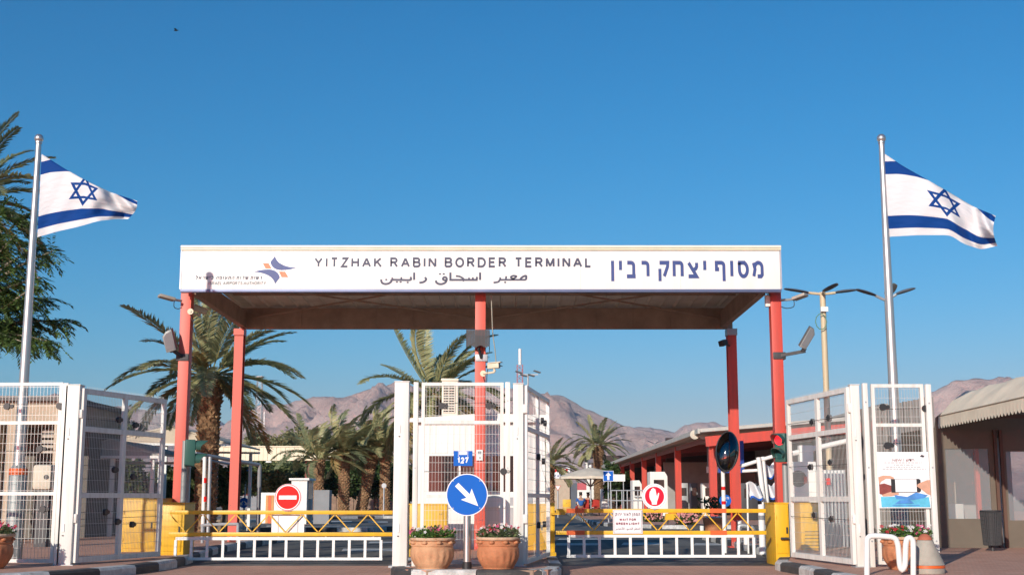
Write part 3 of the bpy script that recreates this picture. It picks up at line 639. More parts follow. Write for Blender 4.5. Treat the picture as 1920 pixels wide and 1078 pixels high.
def led_lamp(label, x0, y0, x1, y1, xp):
    t = thing('street_light_head', label, 'lamp', P(xp, y1, YP - .05), 'flat lamps at the ends of the sign board')
    a, b = P(x0, y0, YP - .4), P(x1, y1, YP - .25)
    MB().beam(a, b, .22, .06).build('lamp_head', mat('lamp_tan', (.40, .36, .30), .5), t, bevel=.015)
    tubeo('bracket', galv, t, [b, P(xp, y1 + 2, YP - .1)], .025)
    tubeo('cable', black, t, arc_pts([b, b + V(0, 0, -.14), P((x1 + xp) / 2, y1 + 17, YP - .12), P(xp, y1 + 14, YP - .13)]), .008)
led_lamp('small tan lamp sticking out left below the sign board', 298, 554, 327, 562, 341)
led_lamp('small grey lamp sticking out right below the sign board', 1512, 552, 1488, 561, 1464)
t = thing('junction_box', 'small white cable box under the right end of the canopy', 'box', P(1441, 573, YP))
p = P(1440, 563, YP); MB().box(p.x - .06, p.x + .05, p.y - .05, p.y + .05, p.z - .13, p.z + .1).build('case', white_paint, t, bevel=.01)
tubeo('cable', mat('green_cable', (.12, .25, .16), .6), t, arc_pts([p + V(0, 0, .1), p + V(-.04, 0, .2), p + V(.08, 0, .06), p + V(.14, 0, 0)]), .009)
# louvred hood on the centre post
t = thing('signal_hood', 'black corrugated hood fixed to the middle red post', 'signal hood', P(897, 652, YP))
xa, xb, zt, zb = P(876, 620, YP - .2), P(917, 620, YP - .2), P(897, 620, YP - .2).z, P(897, 651, YP - .2).z
n = 15
for k in range(n):
    x0, x1 = lerp(xa.x, xb.x, k / n), lerp(xa.x, xb.x, (k + 1) / n)
    MB().box(x0 + .001, x1 - .001, YP - .36 + (.008 if k % 2 else 0), YP - .335, zb + .02 * math.sin(k * .9), zt).build('hood_rib', dark_metal, t)
MB().prism([(xb.x + .002, YP - .36, zt), (xb.x + .002, YP - .36, zb - .02), (xb.x + .002, YP - .10, zb - .09), (xb.x + .002, YP + .02, zt - .02)], (.012, 0, 0)).build('side_cheek', black, t)
MB().prism([(xa.x - .014, YP - .36, zt), (xa.x - .014, YP - .36, zb - .02), (xa.x - .014, YP - .10, zb - .09), (xa.x - .014, YP + .02, zt - .02)], (.012, 0, 0)).build('side_cheek', black, t)
p = P(903, 672, YP); MB().box(p.x - .12, p.x + .12, p.y - .14, p.y + .14, p.z - .07, p.z + .07).build('clamp', galv, t, bevel=.01)
MB().beam(p + V(0, -.15, 0), P(897, 652, YP - .3), .04, .06).build('strut', dark_metal, t)
def cctv(label, c, d, L, parent_pt, m=None):
    m = m or mat('camera_cream', (.72, .62, .45), .5); d = Vector(d).normalized(); t = thing('security_camera', label, 'security camera', c, 'security cameras on the canopy')
    MB().beam(c - d * L / 2, c + d * L / 2, .105, .10).build('housing', m, t, bevel=.012)
    MB().beam(c - d * L * .45 + V(0, 0, .062), c + d * L * .66 + V(0, 0, .062), .125, .016).build('sunshade', m, t)
    MB().disc(c + d * (L / 2 + .006), d, .038, .02).build('lens', glass_dark, t)
    k = c - V(0, 0, .12); tubeo('bracket', m, t, arc_pts([c - V(0, 0, .05), k, parent_pt + V(0, -.02, 0)]), .022)
    MB().disc(parent_pt + V(0, -.005, 0), (0, -1, 0), .06, .02).build('wall_plate', m, t)
    tubeo('cable', black, t, arc_pts([c - d * L / 2, c - d * L * .6 - V(0, 0, .15), parent_pt - V(-.06, 0, .22), parent_pt - V(0, 0, .06)]), .008)
    return t
cctv('cream security camera facing right on the middle red post', P(926, 686, YP - .25), (.93, -.35, .05), .24, P(906, 700, YP - .13))
cctv('tan tube camera under the left end of the canopy', P(374, 581, YP + .5), (.8, .6, -.25), .3, P(357, 584, YP - .13))
tb = thing('hanging_cable', 'pale cable hanging beside the middle red post', 'cable', P(925, 548, YP - .2))
tubeo('cable', mat('cable_pale', (.36, .34, .27), .6), tb, arc_pts([P(921, 549, YP - .1), P(922, 580, YP - .2), P(924, 625, YP - .22), P(928, 655, YP - .22), P(930, 678, YP - .2)]), .010)
t = thing('small_spotlight', 'small dark spotlight at the head of the right back post', 'spotlight', P(1371, 640, YB - .2))
p = P(1357, 643, YB - .3); MB().beam(p + V(-.08, -.06, -.03), p + V(.05, .05, .03), .14, .13).build('lamp_head', dark_metal, t, bevel=.01); tubeo('bracket', dark_metal, t, [p, P(1368, 648, YB - .12)], .018)
t = thing('intercom_panel', 'white intercom panel on the middle red post', 'intercom', P(899, 862, YP - .125))
a, b = P(893, 843, YP - .13), P(905, 863, YP - .13); MB().box(a.x, b.x, YP - .17, YP - .122, b.z, a.z).build('case', white_paint, t, bevel=.005)
c = (a + b) / 2; MB().box(c.x - .035, c.x + .035, YP - .174, YP - .171, c.z + .02, c.z + .075).build('screen', grey_paint, t); MB().disc((c.x + .01, YP - .174, c.z - .05), (0, -1, 0), .014, .004, 12).build('button', black, t)

# ================================================================== GATES AND MESH FENCES
SENS = MB().disc((0, -.02, 0), (0, -1, 0), .05, .05, 14).add(*(lambda m: (m.v, m.f))(MB().disc((.07, -.01, 0), (0, -1, 0), .03, .035, 10))).mesh('wire_sensor', black)
def mesh_panel(root, A, B, z0, z1, rails, mull, nv, nh, fw=.05, fd=.05, wv=.0036, m=white_steel, wm=wire_paint, spikes=False, sensors=(), off=.0):
    A, B = Vector((*A, 0)), Vector((*B, 0)); d = (B - A).normalized(); L = (B - A).length; nrm = Vector((d.y, -d.x, 0))
    def q(s, z, o=0): return A + d * s + nrm * o + Vector((0, 0, z))
    for s in (fw / 2, L - fw / 2): bar('frame_stile', m, root, q(s, z0), q(s, z1), fw, fd, d)
    for z in (z0 + fw / 2, z1 - fw / 2): bar('frame_rail', m, root, q(fw, z), q(L - fw, z), fd * .96, fw, nrm)
    for z in rails: bar('middle_rail', m, root, q(fw, z), q(L - fw, z), fd * .9, fw, nrm)
    for s in mull: bar('mullion', m, root, q(s, z0 + fw), q(s, z1 - fw), fw * 1.25, fd * .86, d)
    for i in range(nv):
        s = fw + (L - 2 * fw) * (i + .5) / nv; bar('wire', wm, root, q(s, z0 + fw * .5, fd * .3), q(s, z1 + (.035 if spikes else -fw * .5), fd * .3), wv * 1.0, wv, d)
    for i in range(nh):
        z = z0 + (z1 - z0) * (i + .5) / nh; bar('cross_wire', wm, root, q(fw * .5, z, fd * .3 - wv * 1.1), q(L - fw * .5, z, fd * .3 - wv * 1.1), wv * 1.1, wv * 1.1)
    for s, z in sensors:
        M = Matrix((d, -nrm, V(0, 0, 1))).transposed().to_4x4(); M.translation = q(s, z, .04); link(bpy.data.objects.new('wire_sensor', SENS), root, M)
    if sensors:
        zs = sorted(set(round(z, 1) for _, z in sensors))
        for z in zs: rod('taut_wire', black, root, q(fw, z, -.03), q(L - fw, z + .02, -.03), .004)
def big_post(label, xpx, ytop, ybot, Y, wpx, grp='white steel gate posts', lock=True, flip=1):
    a, b = P(xpx - wpx / 2, 900, Y), P(xpx + wpx / 2, 900, Y); x0, x1 = a.x, b.x; zt = P(xpx, ytop, Y).z
    t = thing('gate_post', label, 'gate post', ((x0 + x1) / 2, Y + .12, .0), grp)
    MB().box(x0, x1, Y, Y + (x1 - x0), .0, zt).build('post', white_steel, t, bevel=.008)
    MB().box(x0 - .008, x1 + .008, Y - .008, Y + (x1 - x0) + .008, zt + .002, zt + .014).build('cap', white_steel, t)
    MB().box(x0 - .05, x1 + .05, Y - .05, Y + (x1 - x0) + .05, .12, .145).build('base_plate', galv, t)
    if lock:
        for z in (zt - .75, .62):
            p = MB().box(lerp(x0, x1, .3), lerp(x0, x1, .45), Y - .012, Y - .001, z, z + .12).build('hinge_plate', white_paint, t); MB().box(lerp(x0, x1, .32), lerp(x0, x1, .43), Y - .0125, Y - .012 + .004, z - .06, z - .045).build('keyhole', black, p)
    return t
def thin_post(label, xpx, ytop, Y, wpx, grp='slim white fence posts'):
    a, b = P(xpx - wpx / 2, 900, Y), P(xpx + wpx / 2, 900, Y); zt = P(xpx, ytop, Y).z
    t = thing('fence_post', label, 'fence post', ((a.x + b.x) / 2, Y + .05, 0), grp)
    MB().box(a.x, b.x, Y, Y + .09, 0, zt).build('post', white_steel, t, bevel=.005)
    for z in (.5, 1.55, zt - .28): MB().disc(((a.x + b.x) / 2, Y - .001, z), (0, -1, 0), .014, .012, 10).build('bolt', galv, t)
    return t
YC, YLG, YRG = 19.0, 19.3, 18.8
# left group
big_post('wide white steel post between the left mesh fence and the left gate leaf', 127, 722, 1060, YLG, 27)
thin_post('slim white post left of the wide left gate post', 113, 718, YLG, 10)
A, B = P(-150, 900, YLG + .25), P(109, 900, YLG + .1); z1 = P(60, 718, YLG + .2).z
t = thing('mesh_fence', 'white wire mesh fence panel at the left edge around the flagpole', 'fence', (A.x, A.y, .15), 'white mesh fence panels')
mesh_panel(t, (A.x, A.y), (B.x, B.y), .17, z1, [P(60, 793, YLG + .2).z, P(60, 925, YLG + .2).z], [], 38, 19, sensors=[(1.3, z1 - .36), (2.12, z1 - .36), (1.85, z1 - 1.0), (1.95, .95), (.9, .5)])
A, B = P(146, 900, YLG + .05), P(304, 900, 21.6); z1 = P(150, 727, YLG).z
t = thing('gate_leaf', 'left gate leaf swung inward, in shade, grey wire mesh', 'gate', (A.x, A.y, .15), 'open mesh gate leaves')
L = (Vector((B.x, B.y)) - Vector((A.x, A.y))).length
mesh_panel(t, (A.x, A.y), (B.x, B.y), .17, z1, [P(150, 803, YLG).z, P(150, 928, YLG).z], [L * .49], 52, 16, fw=.075, fd=.06, spikes=True, sensors=[(L * .40, z1 - .42), (L * .60, z1 - .48), (L * .38, 1.55), (L * .6, 1.45), (L * .44, .75), (L * .62, .7), (L * .3, .9)])
for z in (2.3, .75):
    MB().box(A.x - .06, A.x + .02, A.y - .03, A.y + .05, z, z + .13).build('hinge', white_steel, t, bevel=.008)
# centre group
big_post('wide white steel post at the left side of the centre island', 751, 716, 1063, YC, 27)
thin_post('slim white post left of the centre mesh fence', 778, 716, YC + .05, 9)
A, B = P(789, 900, YC + .1), P(944, 900, YC + .1); z1 = P(860, 716, YC).z
t = thing('mesh_fence', 'white mesh fence panel in front of the kiosk in the centre', 'fence', (A.x, A.y, .15), 'white mesh fence panels')
mesh_panel(t, (A.x, A.y), (B.x, B.y), .17, z1, [P(860, 791, YC).z, P(860, 930, YC).z], [], 24, 19, fw=.05, sensors=[(.30, z1 - .35), (1.0, z1 - .35), (1.22, 1.5)])
thin_post('slim white post right of the centre mesh fence', 952, 716, YC + .05, 9)
big_post('wide white steel post carrying the centre gate leaf', 972, 720, 1065, YC - .05, 19)
A, B = P(985, 900, YC), P(1028, 900, 21.8); z1 = P(990, 722, YC).z
t = thing('gate_leaf', 'centre gate leaf swung inward, seen almost edge on', 'gate', (A.x, A.y, .15), 'open mesh gate leaves')
L = (Vector((B.x, B.y)) - Vector((A.x, A.y))).length
mesh_panel(t, (A.x, A.y), (B.x, B.y), .17, z1, [P(990, 802, YC).z, P(990, 928, YC).z], [L * .5], 26, 16, fw=.06, fd=.06, sensors=[(L * .62, z1 - .42), (L * .75, z1 - .44), (L * .45, 1.75), (L * .66, 1.7), (L * .45, .7), (L * .7, .7)])
for z in (2.35, .75): MB().box(A.x - .04, A.x + .03, A.y - .05, A.y + .03, z, z + .13).build('hinge', white_steel, t, bevel=.008)
# right group
A, B = P(1597, 900, YRG + .05), P(1481, 900, 21.4); z1 = P(1597, 725, YRG).z
t = thing('gate_leaf', 'right gate leaf swung inward, sunlit white wire mesh', 'gate', (A.x, A.y, .15), 'open mesh gate leaves')
L = (Vector((B.x, B.y)) - Vector((A.x, A.y))).length
mesh_panel(t, (A.x, A.y), (B.x, B.y), .17, z1, [P(1597, 805, YRG).z, P(1597, 935, YRG).z], [L * .48], 48, 16, fw=.075, fd=.06, spikes=True, sensors=[(L * .33, z1 - .40), (L * .60, z1 - .42), (L * .33, 1.65), (L * .66, 1.6), (L * .35, .8), (L * .62, .85)])
for z in (2.35, .75): MB().box(A.x - .02, A.x + .06, A.y - .05, A.y + .03, z, z + .13).build('hinge', white_steel, t, bevel=.008)
big_post('wide white steel post carrying the right gate leaf', 1610, 722, 1066, YRG - .02, 17)
thin_post('slim white post left of the poster panel', 1630, 718, YRG, 9)
A, B = P(1640, 900, YRG + .1), P(1739, 900, YRG + .1); z1 = P(1690, 719, YRG).z
t = thing('mesh_fence', 'narrow white mesh fence panel carrying the poster', 'fence', (A.x, A.y, .15), 'white mesh fence panels')
mesh_panel(t, (A.x, A.y), (B.x, B.y), .17, z1, [P(1690, 796, YRG).z], [], 16, 19, fw=.05, sensors=[(.16, z1 - .34), (.78, z1 - .36), (.2, z1 - .9)])
thin_post('slim white post right of the poster panel', 1750, 720, YRG, 10)
# poster
PY = YRG + .03
a, b = P(1648, 952, PY), P(1740, 847, PY); PX0, PX1, PZ0, PZ1 = a.x, b.x, a.z, b.z
t = thing('poster', 'white and blue notice poster with phone picture on the right fence', 'poster', (lerp(PX0, PX1, .5), PY, PZ0))
MB().box(PX0, PX1, PY - .006, PY, PZ0, PZ1).build('board', sign_white, t)
def pp(u, v, k=1): return Vector((lerp(PX0, PX1, u), PY - .006 - .003 * k, lerp(PZ1, PZ0, v)))
def pshape(name, pts, m, k): return MB().add([pp(u, v, k) for u, v in pts], [tuple(range(len(pts)))]).build(name, m, t)
skinp = mat('print_skin', (.62, .34, .23), .5, var=.1, scale=20); skind = mat('print_skin_dark', (.28, .06, .05), .5, var=.2, scale=20)
cyan = mat('print_cyan', (.12, .52, .72), .5, var=.2, scale=6); cyan2 = mat('print_blue', (.08, .28, .66), .5, var=.2, scale=6)
pshape('blue_band', [(.04, .80), (.35, .795), (.62, .84), (.97, .80), (.99, .985), (.05, .985)], cyan, 1)
pshape('blue_wave', [(.30, .765), (.55, .80), (.72, .72), (.95, .77), (.88, .82), (.66, .855), (.34, .84)], cyan2, 2)
pshape('blue_tail', [(.40, .86), (.60, .85), (.68, .92), (.30, .93)], cyan2, 2)
pshape('left_hand', [(.01, .45), (.10, .42), (.24, .425), (.31, .455), (.31, .485), (.16, .475), (.06, .53), (.02, .60)], skinp, 2)
pshape('left_hand', [(.02, .58), (.12, .56), (.25, .60), (.26, .70), (.12, .77), (.02, .75)], skind, 2)
pshape('left_thumb', [(.06, .765), (.22, .715), (.38, .72), (.40, .755), (.24, .785), (.08, .79)], skinp, 3)
pshape('right_hand', [(.84, .54), (.95, .50), (1, .50), (1, .77), (.93, .745), (.82, .66), (.745, .615), (.76, .575)], skinp, 4)
pshape('phone', [(.25, .485), (.79, .48), (.82, .50), (.82, .695), (.79, .72), (.25, .725)], black, 3)
pshape('phone_screen', [(.33, .49), (.74, .487), (.74, .712), (.33, .715)], sign_white, 3.6)
def ptext(s, u0, u1, v0, v1, m): a = pp(u0, v1, .6); font_text('printed_line', s, m, t, a, RT, U, NF, pp(u1, v1).x - a.x, pp(0, v0).z - a.z, off=.003)
maroon = mat('print_maroon', (.22, .05, .06), .5); inkgrey = mat('print_grey', (.36, .36, .38), .5)
ptext('NEW !', .30, .52, .125, .17, maroon); ptext('חדש'[::-1], .56, .72, .125, .17, maroon)
for u0, u1, v in ((.14, .88, .20), (.32, .70, .238), (.17, .86, .275), (.10, .94, .31)):      # small print, too small to read
    n = int((u1 - u0) * 26); mb = MB(); u = u0
    while u < u1:
        wd = R.uniform(.025, .075); mb.add([pp(u, v, .8), pp(min(u1, u + wd), v, .8), pp(min(u1, u + wd), v - .014, .8), pp(u, v - .014, .8)], [(0, 1, 2, 3)]); u += wd + .014
    mb.build('small_print', inkgrey, t, kind='stuff')
ink = mat('print_ink', (.05, .05, .06), .5)
pshape('emblem', [(.83, .085), (.87, .045), (.90, .062), (.93, .06), (.90, .10), (.86, .09)], ink, 1)
for v, u0, u1 in ((.905, .38, .64), (.945, .26, .78)):
    pshape('small_print', [(u0, v), (u1, v), (u1, v + .014), (u0, v + .014)], cyan2, 4)

# ================================================================== BARRIERS
def barrier(name, label, Y, x0, x1, ytop, ybot, fx0, fx1, fy0, fy1, apex, half, rise, upx, red):
    """lattice boom with a hanging fence of white bars"""
    zt, zb = P(700, ytop, Y).z, P(700, ybot, Y).z; X = lambda x: P(x, 980, Y).x
    t = thing(name, label, 'barrier', (X(x0), Y, zb), 'boom barriers across the lanes')
    MB().box(X(x0), X(x1), Y - .03, Y + .03, zt - .033, zt + .033).build('top_rail', yellow, t, bevel=.006)
    MB().box(X(x0), X(x1), Y - .03, Y + .03, zb - .033, zb + .033).build('bottom_rail', yellow, t, bevel=.006)
    for r0, r1 in red:
        for z in (zt, zb): MB().box(X(r0), X(r1), Y - .033, Y + .033, z - .036, z + .036).build('red_band', orange_red, t)
    x = apex; up = True
    while x - half > x0 - 5: x -= half; up = not up
    while x + half < x1 + 2:
        a = V(X(x), Y, zt - .03 if up else zb + .03); b = V(X(x + half), Y, zb + .03 if up else zt - .03)
        d = (b - a) * .04; bar('lattice_bar', yellow, t, a + d, b - d, .018, .018); x += half; up = not up
    fz0, fz1 = P(700, fy1, Y).z, P(700, fy0, Y).z
    bar('fence_rail', white_paint, t, (X(fx0), Y, fz1), (X(fx1), Y, fz1), .045, .05)
    bar('fence_rail', white_paint, t, (X(fx0 - 4), Y, fz0), (X(fx1 + 3), Y, fz0), .04, .045)
    n = round((fx1 - fx0) / upx)
    for k in range(n + 1):
        x = X(lerp(fx0, fx1, k / n)); b = bar('fence_bar', white_paint, t, (x, Y, fz0 + .022), (x, Y, fz1 - .025), .045, .035)
    for k in range(0, n + 1, 3):
        x = X(lerp(fx0, fx1, (k + .5) / n)); bar('hanger', galv, t, (x, Y + .002, fz1 + .02), (x, Y + .002, zb - .03), .02, .02)
    return t, X, zt, zb
YBL, YBR = 22.35, 22.0
bl, XBL, ztl, zbl = barrier('boom_barrier', 'yellow lattice barrier boom with white bars across the left lane', YBL, 318, 736, 960, 1001, 331, 715, 1009, 1047, 442, 31, 0, 29, [])
br_, XBR, ztr, zbr = barrier('boom_barrier', 'yellow lattice barrier boom with red bands across the right lane', YBR, 1042, 1436, 957, 998, 1066, 1412, 1004, 1042, 1323, 30, 0, 29, [(1062, 1096), (1331, 1362)])
# round signs on the booms
def round_sign(name, label, c, r, m_out, m_in, nrm=(0, -1, 0), grp=None):
    t = thing(name, label, 'sign', c - V(0, 0, r), grp); n = Vector(nrm).normalized()
    MB().disc(c + n * .01, n, r, .012, 40).build('sign_plate', sign_white, t)
    MB().disc(c - n * .003, n, r * .99, .02, 40).build('sign_back', galv, t)
    return t
c = P(540, 932, YBL - .05); rr = P(565, 932, YBL).x - P(540, 932, YBL).x
t = round_sign('no_entry_sign', 'round red no entry sign with white bar on the left boom', c, rr, None, None)
MB().disc(c + V(0, -.013, 0), NF, rr * .975, .0012, 40).build('red_rim', sign_red, t); MB().disc(c + V(0, -.0165, 0), NF, rr * .93, .001, 40).build('white_ring', sign_white, t)
MB().disc(c + V(0, -.020, 0), NF, rr * .85, .001, 40).build('red_disc', sign_red, t); MB().box(c.x - rr * .66, c.x + rr * .66, c.y - .026, c.y - .022, c.z - rr * .15, c.z + rr * .14).build('white_bar', sign_white, t)
for s in (-.05, .05): bar('sign_bracket', galv, t, c + V(s, .015, -rr * .9), V(c.x + s, c.y + .02, ztl + .02), .02)
a, b = P(510, 964, YBL + .06), P(570, 999.5, YBL + .06)
t = thing('blank_sign', 'plain white panel behind the left boom under the no entry sign', 'panel', ((a.x + b.x) / 2, YBL + .06, b.z)); MB().box(a.x, b.x, YBL + .05, YBL + .062, b.z, a.z).build('panel', sign_white, t)
for s in (.2, .8):
    x = lerp(a.x, b.x, s); bar('strap', galv, t, (x, YBL + .045, b.z + .02), (x, YBL + .045, a.z - .02), .02, .008)
c = P(1227, 930, YBR - .05); rr = P(1250.5, 930, YBR).x - P(1227, 930, YBR).x
t = round_sign('stop_hand_sign', 'round red sign with white raised hand on the right boom', c, rr, None, None)
mb = MB(); q = 40
def ring(m_, r0, r1, off, nm):
    mb = MB(); mb.add([c + V(r0 * math.cos(2 * math.pi * k / q), -off, r0 * math.sin(2 * math.pi * k / q)) for k in range(q)] + [c + V(r1 * math.cos(2 * math.pi * k / q), -off, r1 * math.sin(2 * math.pi * k / q)) for k in range(q)], [(k, (k + 1) % q, (k + 1) % q + q, k + q) for k in range(q)]); return mb.build(nm, m_, t)
ring(grey_paint, rr * .90, rr * .925, .0125, 'thin_ring')
MB().disc(c + V(0, -.014, 0), NF, rr * .76, .0015, 40).build('red_disc', sign_magenta, t)
hand = [(-.22, -.66), (-.24, -.45), (-.38, -.2), (-.42, .0), (-.40, .30), (-.36, .42), (-.31, .42), (-.28, .52), (-.24, .60), (-.19, .58), (-.15, .66), (-.10, .68), (-.05, .64), (-.01, .61), (.04, .62), (.08, .55), (.12, .35), (.16, .10), (.22, .02), (.26, .20), (.33, .30), (.38, .27), (.36, .10), (.30, -.15), (.20, -.40), (.16, -.66)]
MB().add([c + V(x * rr * .98, -.0205, z * rr * .98) for x, z in hand], [tuple(range(len(hand)))]).build('hand_symbol', sign_white, t)
bar('sign_bracket', galv, t, c + V(0, .012, -rr), V(c.x, c.y + .02, ztr + .02), .03)
a, b = P(1149, 955, YBR - .05), P(1205, 1000, YBR - .05); WY = YBR - .05
t = thing('waiting_sign', 'white three language sign asking to wait for the green light', 'sign', ((a.x + b.x) / 2, WY, b.z))
MB().box(a.x, b.x, WY, WY + .008, b.z, a.z).build('sign_plate', mat('sign_pale', (.78, .74, .74), .4, var=.03), t)
wx, wz = lambda f: lerp(a.x, b.x, f), lambda f: lerp(a.z, b.z, f); ln = mat('sign_line', (.16, .10, .14), .5)
for p_, q_ in (((.03, .035), (.97, .035)), ((.03, .965), (.97, .965)), ((.03, .035), (.03, .965)), ((.97, .035), (.97, .965))): bar('border_line', ln, t, (wx(p_[0]), WY - .002, wz(p_[1])), (wx(q_[0]), WY - .002, wz(q_[1])), .005, .002)
text_on('sign_text', heb_line('המתן לאור ירוק'), ln, t, (wx(.08), WY, wz(.26)), RT, U, NF, wx(.92) - wx(.08), wz(.14) - wz(.26), .006, .26, .45)
text_on('sign_text', 'WAIT FOR', mat('sign_maroon', (.26, .06, .10), .5), t, (wx(.22), WY, wz(.465)), RT, U, NF, wx(.78) - wx(.22), wz(.36) - wz(.465), .0065, .2, .4)
text_on('sign_text', 'GREEN LIGHT', MATS['sign_maroon'], t, (wx(.10), WY, wz(.63)), RT, U, NF, wx(.90) - wx(.10), wz(.53) - wz(.63), .0065, .2, .4)
ar2 = '\uFE8D\uFEE7\uFE98\uFEC8\uFEAE \uFE8D\uFEDF\uFEC0\uFEEE\uFE80 \uFE8D\uFEF7\uFEA7\uFEC0\uFEAE'
font_text('sign_text', ar2[::-1], ln, t, (wx(.08), WY, wz(.86)), RT, U, NF, wx(.92) - wx(.08), wz(.72) - wz(.86))
# barrier machine cabinets
def cabinet(label, x0, x1, y0, Y, dep, m=yellow, door=True, z0=.0, grp='yellow barrier machine cabinets', shadow_stripes=0):
    a, b = P(x0, y0, Y), P(x1, y0, Y); t = thing('barrier_cabinet', label, 'cabinet', ((a.x + b.x) / 2, Y + dep / 2, z0), grp)
    MB().box(a.x, b.x, Y, Y + dep, z0, a.z).build('housing', m, t, bevel=.012)
    MB().box(a.x - .012, b.x + .012, Y - .012, Y + dep + .012, a.z + .002, a.z + .022).build('lid', m, t)
    if door:
        d = MB().box(lerp(a.x, b.x, .10), lerp(a.x, b.x, .90), Y - .014, Y - .002, z0 + .2, a.z - .08).build('door', m, t, bevel=.003)
        h = lerp(a.x, b.x, .82); MB().box(h - .012, h + .012, Y - .035, Y - .015, lerp(z0, a.z, .52), lerp(z0, a.z, .62)).build('handle', black, d)
        for z in (.3, .75): MB().box(lerp(a.x, b.x, .085), lerp(a.x, b.x, .12), Y - .026, Y - .015, lerp(z0, a.z, z), lerp(z0, a.z, z) + .06).build('hinge', m, d)
    for k in range(shadow_stripes):
        z = lerp(z0 + .1, z0 + .55, k / shadow_stripes); bar('shadow_stripe', mat('shadow_brown', (.20, .13, .04), .6), t, (lerp(a.x, b.x, .15), Y - .017, z), (lerp(a.x, b.x, .85), Y - .017, z), .01, .016)  # dark bars standing in for striped shadows on the cabinet front
    return t
cabinet('yellow barrier cabinet beside the right traffic light', 1452, 1478, 944, YBR - .05, .85)
t = cabinet('yellow barrier cabinet left of the left boom', 300, 347, 944, 22.75, .75, yellow)
cabinet('tall yellow cabinet behind the left gate leaf', 226, 300, 936, 24.2, .9, yellow_dirty, grp='yellow barrier machine cabinets')
cabinet('dirty yellow cabinet behind the planters', 768, 838, 946, 24.1, .55, yellow_dirty)
cabinet('yellow cabinet behind the right gate leaf with painted shadow stripes', 1500, 1543, 944, 25.0, .8, yellow, shadow_stripes=7)
cabinet('narrow yellow cabinet behind the centre gate leaf', 968, 1026, 946, 25.05, .35, yellow)
t = thing('boom_rest', 'yellow post with foot plate catching the right boom', 'boom rest', P(1035, 1058, 22.4), None)
a, b = P(1030, 942, 22.4), P(1040, 942, 22.4); MB().box(a.x, b.x, 22.4, 22.5, .13, a.z).build('post', yellow, t, bevel=.006); MB().box(a.x - .12, b.x + .02, 22.3, 22.6, .14, .20).build('foot_plate', yellow, t, bevel=.01)
MB().box(a.x + .02, b.x + .18, 22.33, 22.39, ztr - .07, ztr - .04).build('catch', yellow, t)
# crank handle
t = thing('crank_handle', 'dark crank handle on the right barrier cabinet', 'handle', P(1466, 1011, YBR - .08)); tubeo('lever', dark_metal, t, [P(1464, 1009, YBR - .12), P(1479, 1009, YBR - .12)], .02); tubeo('axle', dark_metal, t, [P(1477, 1009, YBR - .12), P(1477, 1009, YBR - .05)], .015)

# ================================================================== TRAFFIC LIGHTS, MIRROR, KEEP RIGHT SIGN
def traffic_light(label, xpx, ytop, ybot, polepx, poletop, Y, face_dir, lit):
    c = P(xpx, (ytop + ybot) / 2, Y); hh = (P(xpx, ytop, Y).z - P(xpx, ybot, Y).z) / 2; f = Vector((*face_dir, 0)).normalized(); s = Vector((-f.y, f.x, 0))
    pb = P(polepx, 940, Y + .1); t = thing('traffic_light', label, 'traffic light', (pb.x, Y + .1, .13), 'two lamp traffic lights')
    tubeo('pole', pole_grey, t, [(pb.x, Y + .1, .1), (pb.x, Y + .1, P(polepx, poletop, Y + .1).z)], .048, 14)
    o = MB().beam(c - V(0, 0, hh), c + V(0, 0, hh), .20, .17, up=f).build('housing', tl_green, t, bevel=.015)
    for k, z in enumerate((.52, -.46)):
        q = c + V(0, 0, hh * z) + f * .09; rr = .088
        MB().disc(q, f, rr, .015, 24).build('lens', mat('lamp_red', (.55, .012, .02), .3, var=.05, emit=((1, .02, .03), 1.6)) if (lit and k == 0) else mat('lamp_dark', (.012, .075, .07), .25), t)
        mb = MB(); n = 16; vs = []
        for i in range(n + 1):
            a = rad(-40 + 260 * i / n); d = s * math.cos(a) + V(0, 0, 1) * math.sin(a)
            ext = .07 + .13 * max(0, math.sin(a)) + .02
            vs += [q + d * (rr + .006), q + d * (rr + .006) + f * ext, q + d * (rr + .014), q + d * (rr + .014) + f * ext]
        fs = []
        for i in range(n):
            k0 = i * 4; fs += [(k0, k0 + 4, k0 + 5, k0 + 1), (k0 + 2, k0 + 3, k0 + 7, k0 + 6), (k0 + 1, k0 + 5, k0 + 7, k0 + 3)]
        mb.add(vs, fs).build('visor', tl_green, t, smooth=True)
    for z in (.7, -.7): MB().beam(c + V(0, 0, hh * z), V(pb.x, Y + .1, c.z + hh * z), .03, .03).build('bracket', pole_grey, t)
traffic_light('right traffic light showing red above the yellow cabinet', 1466, 812, 866, 1474, 868, YBR + .15, (-.62, -.78), True)
traffic_light('left traffic light seen from the side, unlit', 356, 824, 874, 343, 826, 22.7, (.93, .30), False)
# mirror
MY = 27.0; pb = P(1362, 1030, MY); c = P(1362, 848, MY); t = thing('traffic_mirror', 'oval convex traffic mirror on a white pole with red bands', 'mirror', (pb.x, MY, 0))
tubeo('pole', white_paint, t, [(pb.x - .03, MY, 0), (pb.x - .03, MY, c.z)], .042, 14)
for y0 in (915, 942): z = P(1360, y0, MY).z; MB().lathe((pb.x - .03, MY, z), [(.044, -.035), (.044, .035)], 14).build('red_band', sign_red, t)
mb = MB(); n = 28; rx, rz = .23, .42; q = Matrix.Rotation(rad(9), 4, 'Y') @ Matrix.Rotation(rad(-12), 4, 'X')
rings = [(1.0, 0), (.93, .03), (.75, .075), (.5, .115), (.25, .138), (.02, .146)]
vs = []
for f, d in rings: vs += [c + q @ V(rx * f * math.cos(2 * math.pi * k / n), -d - .12, rz * f * math.sin(2 * math.pi * k / n)) for k in range(n)]
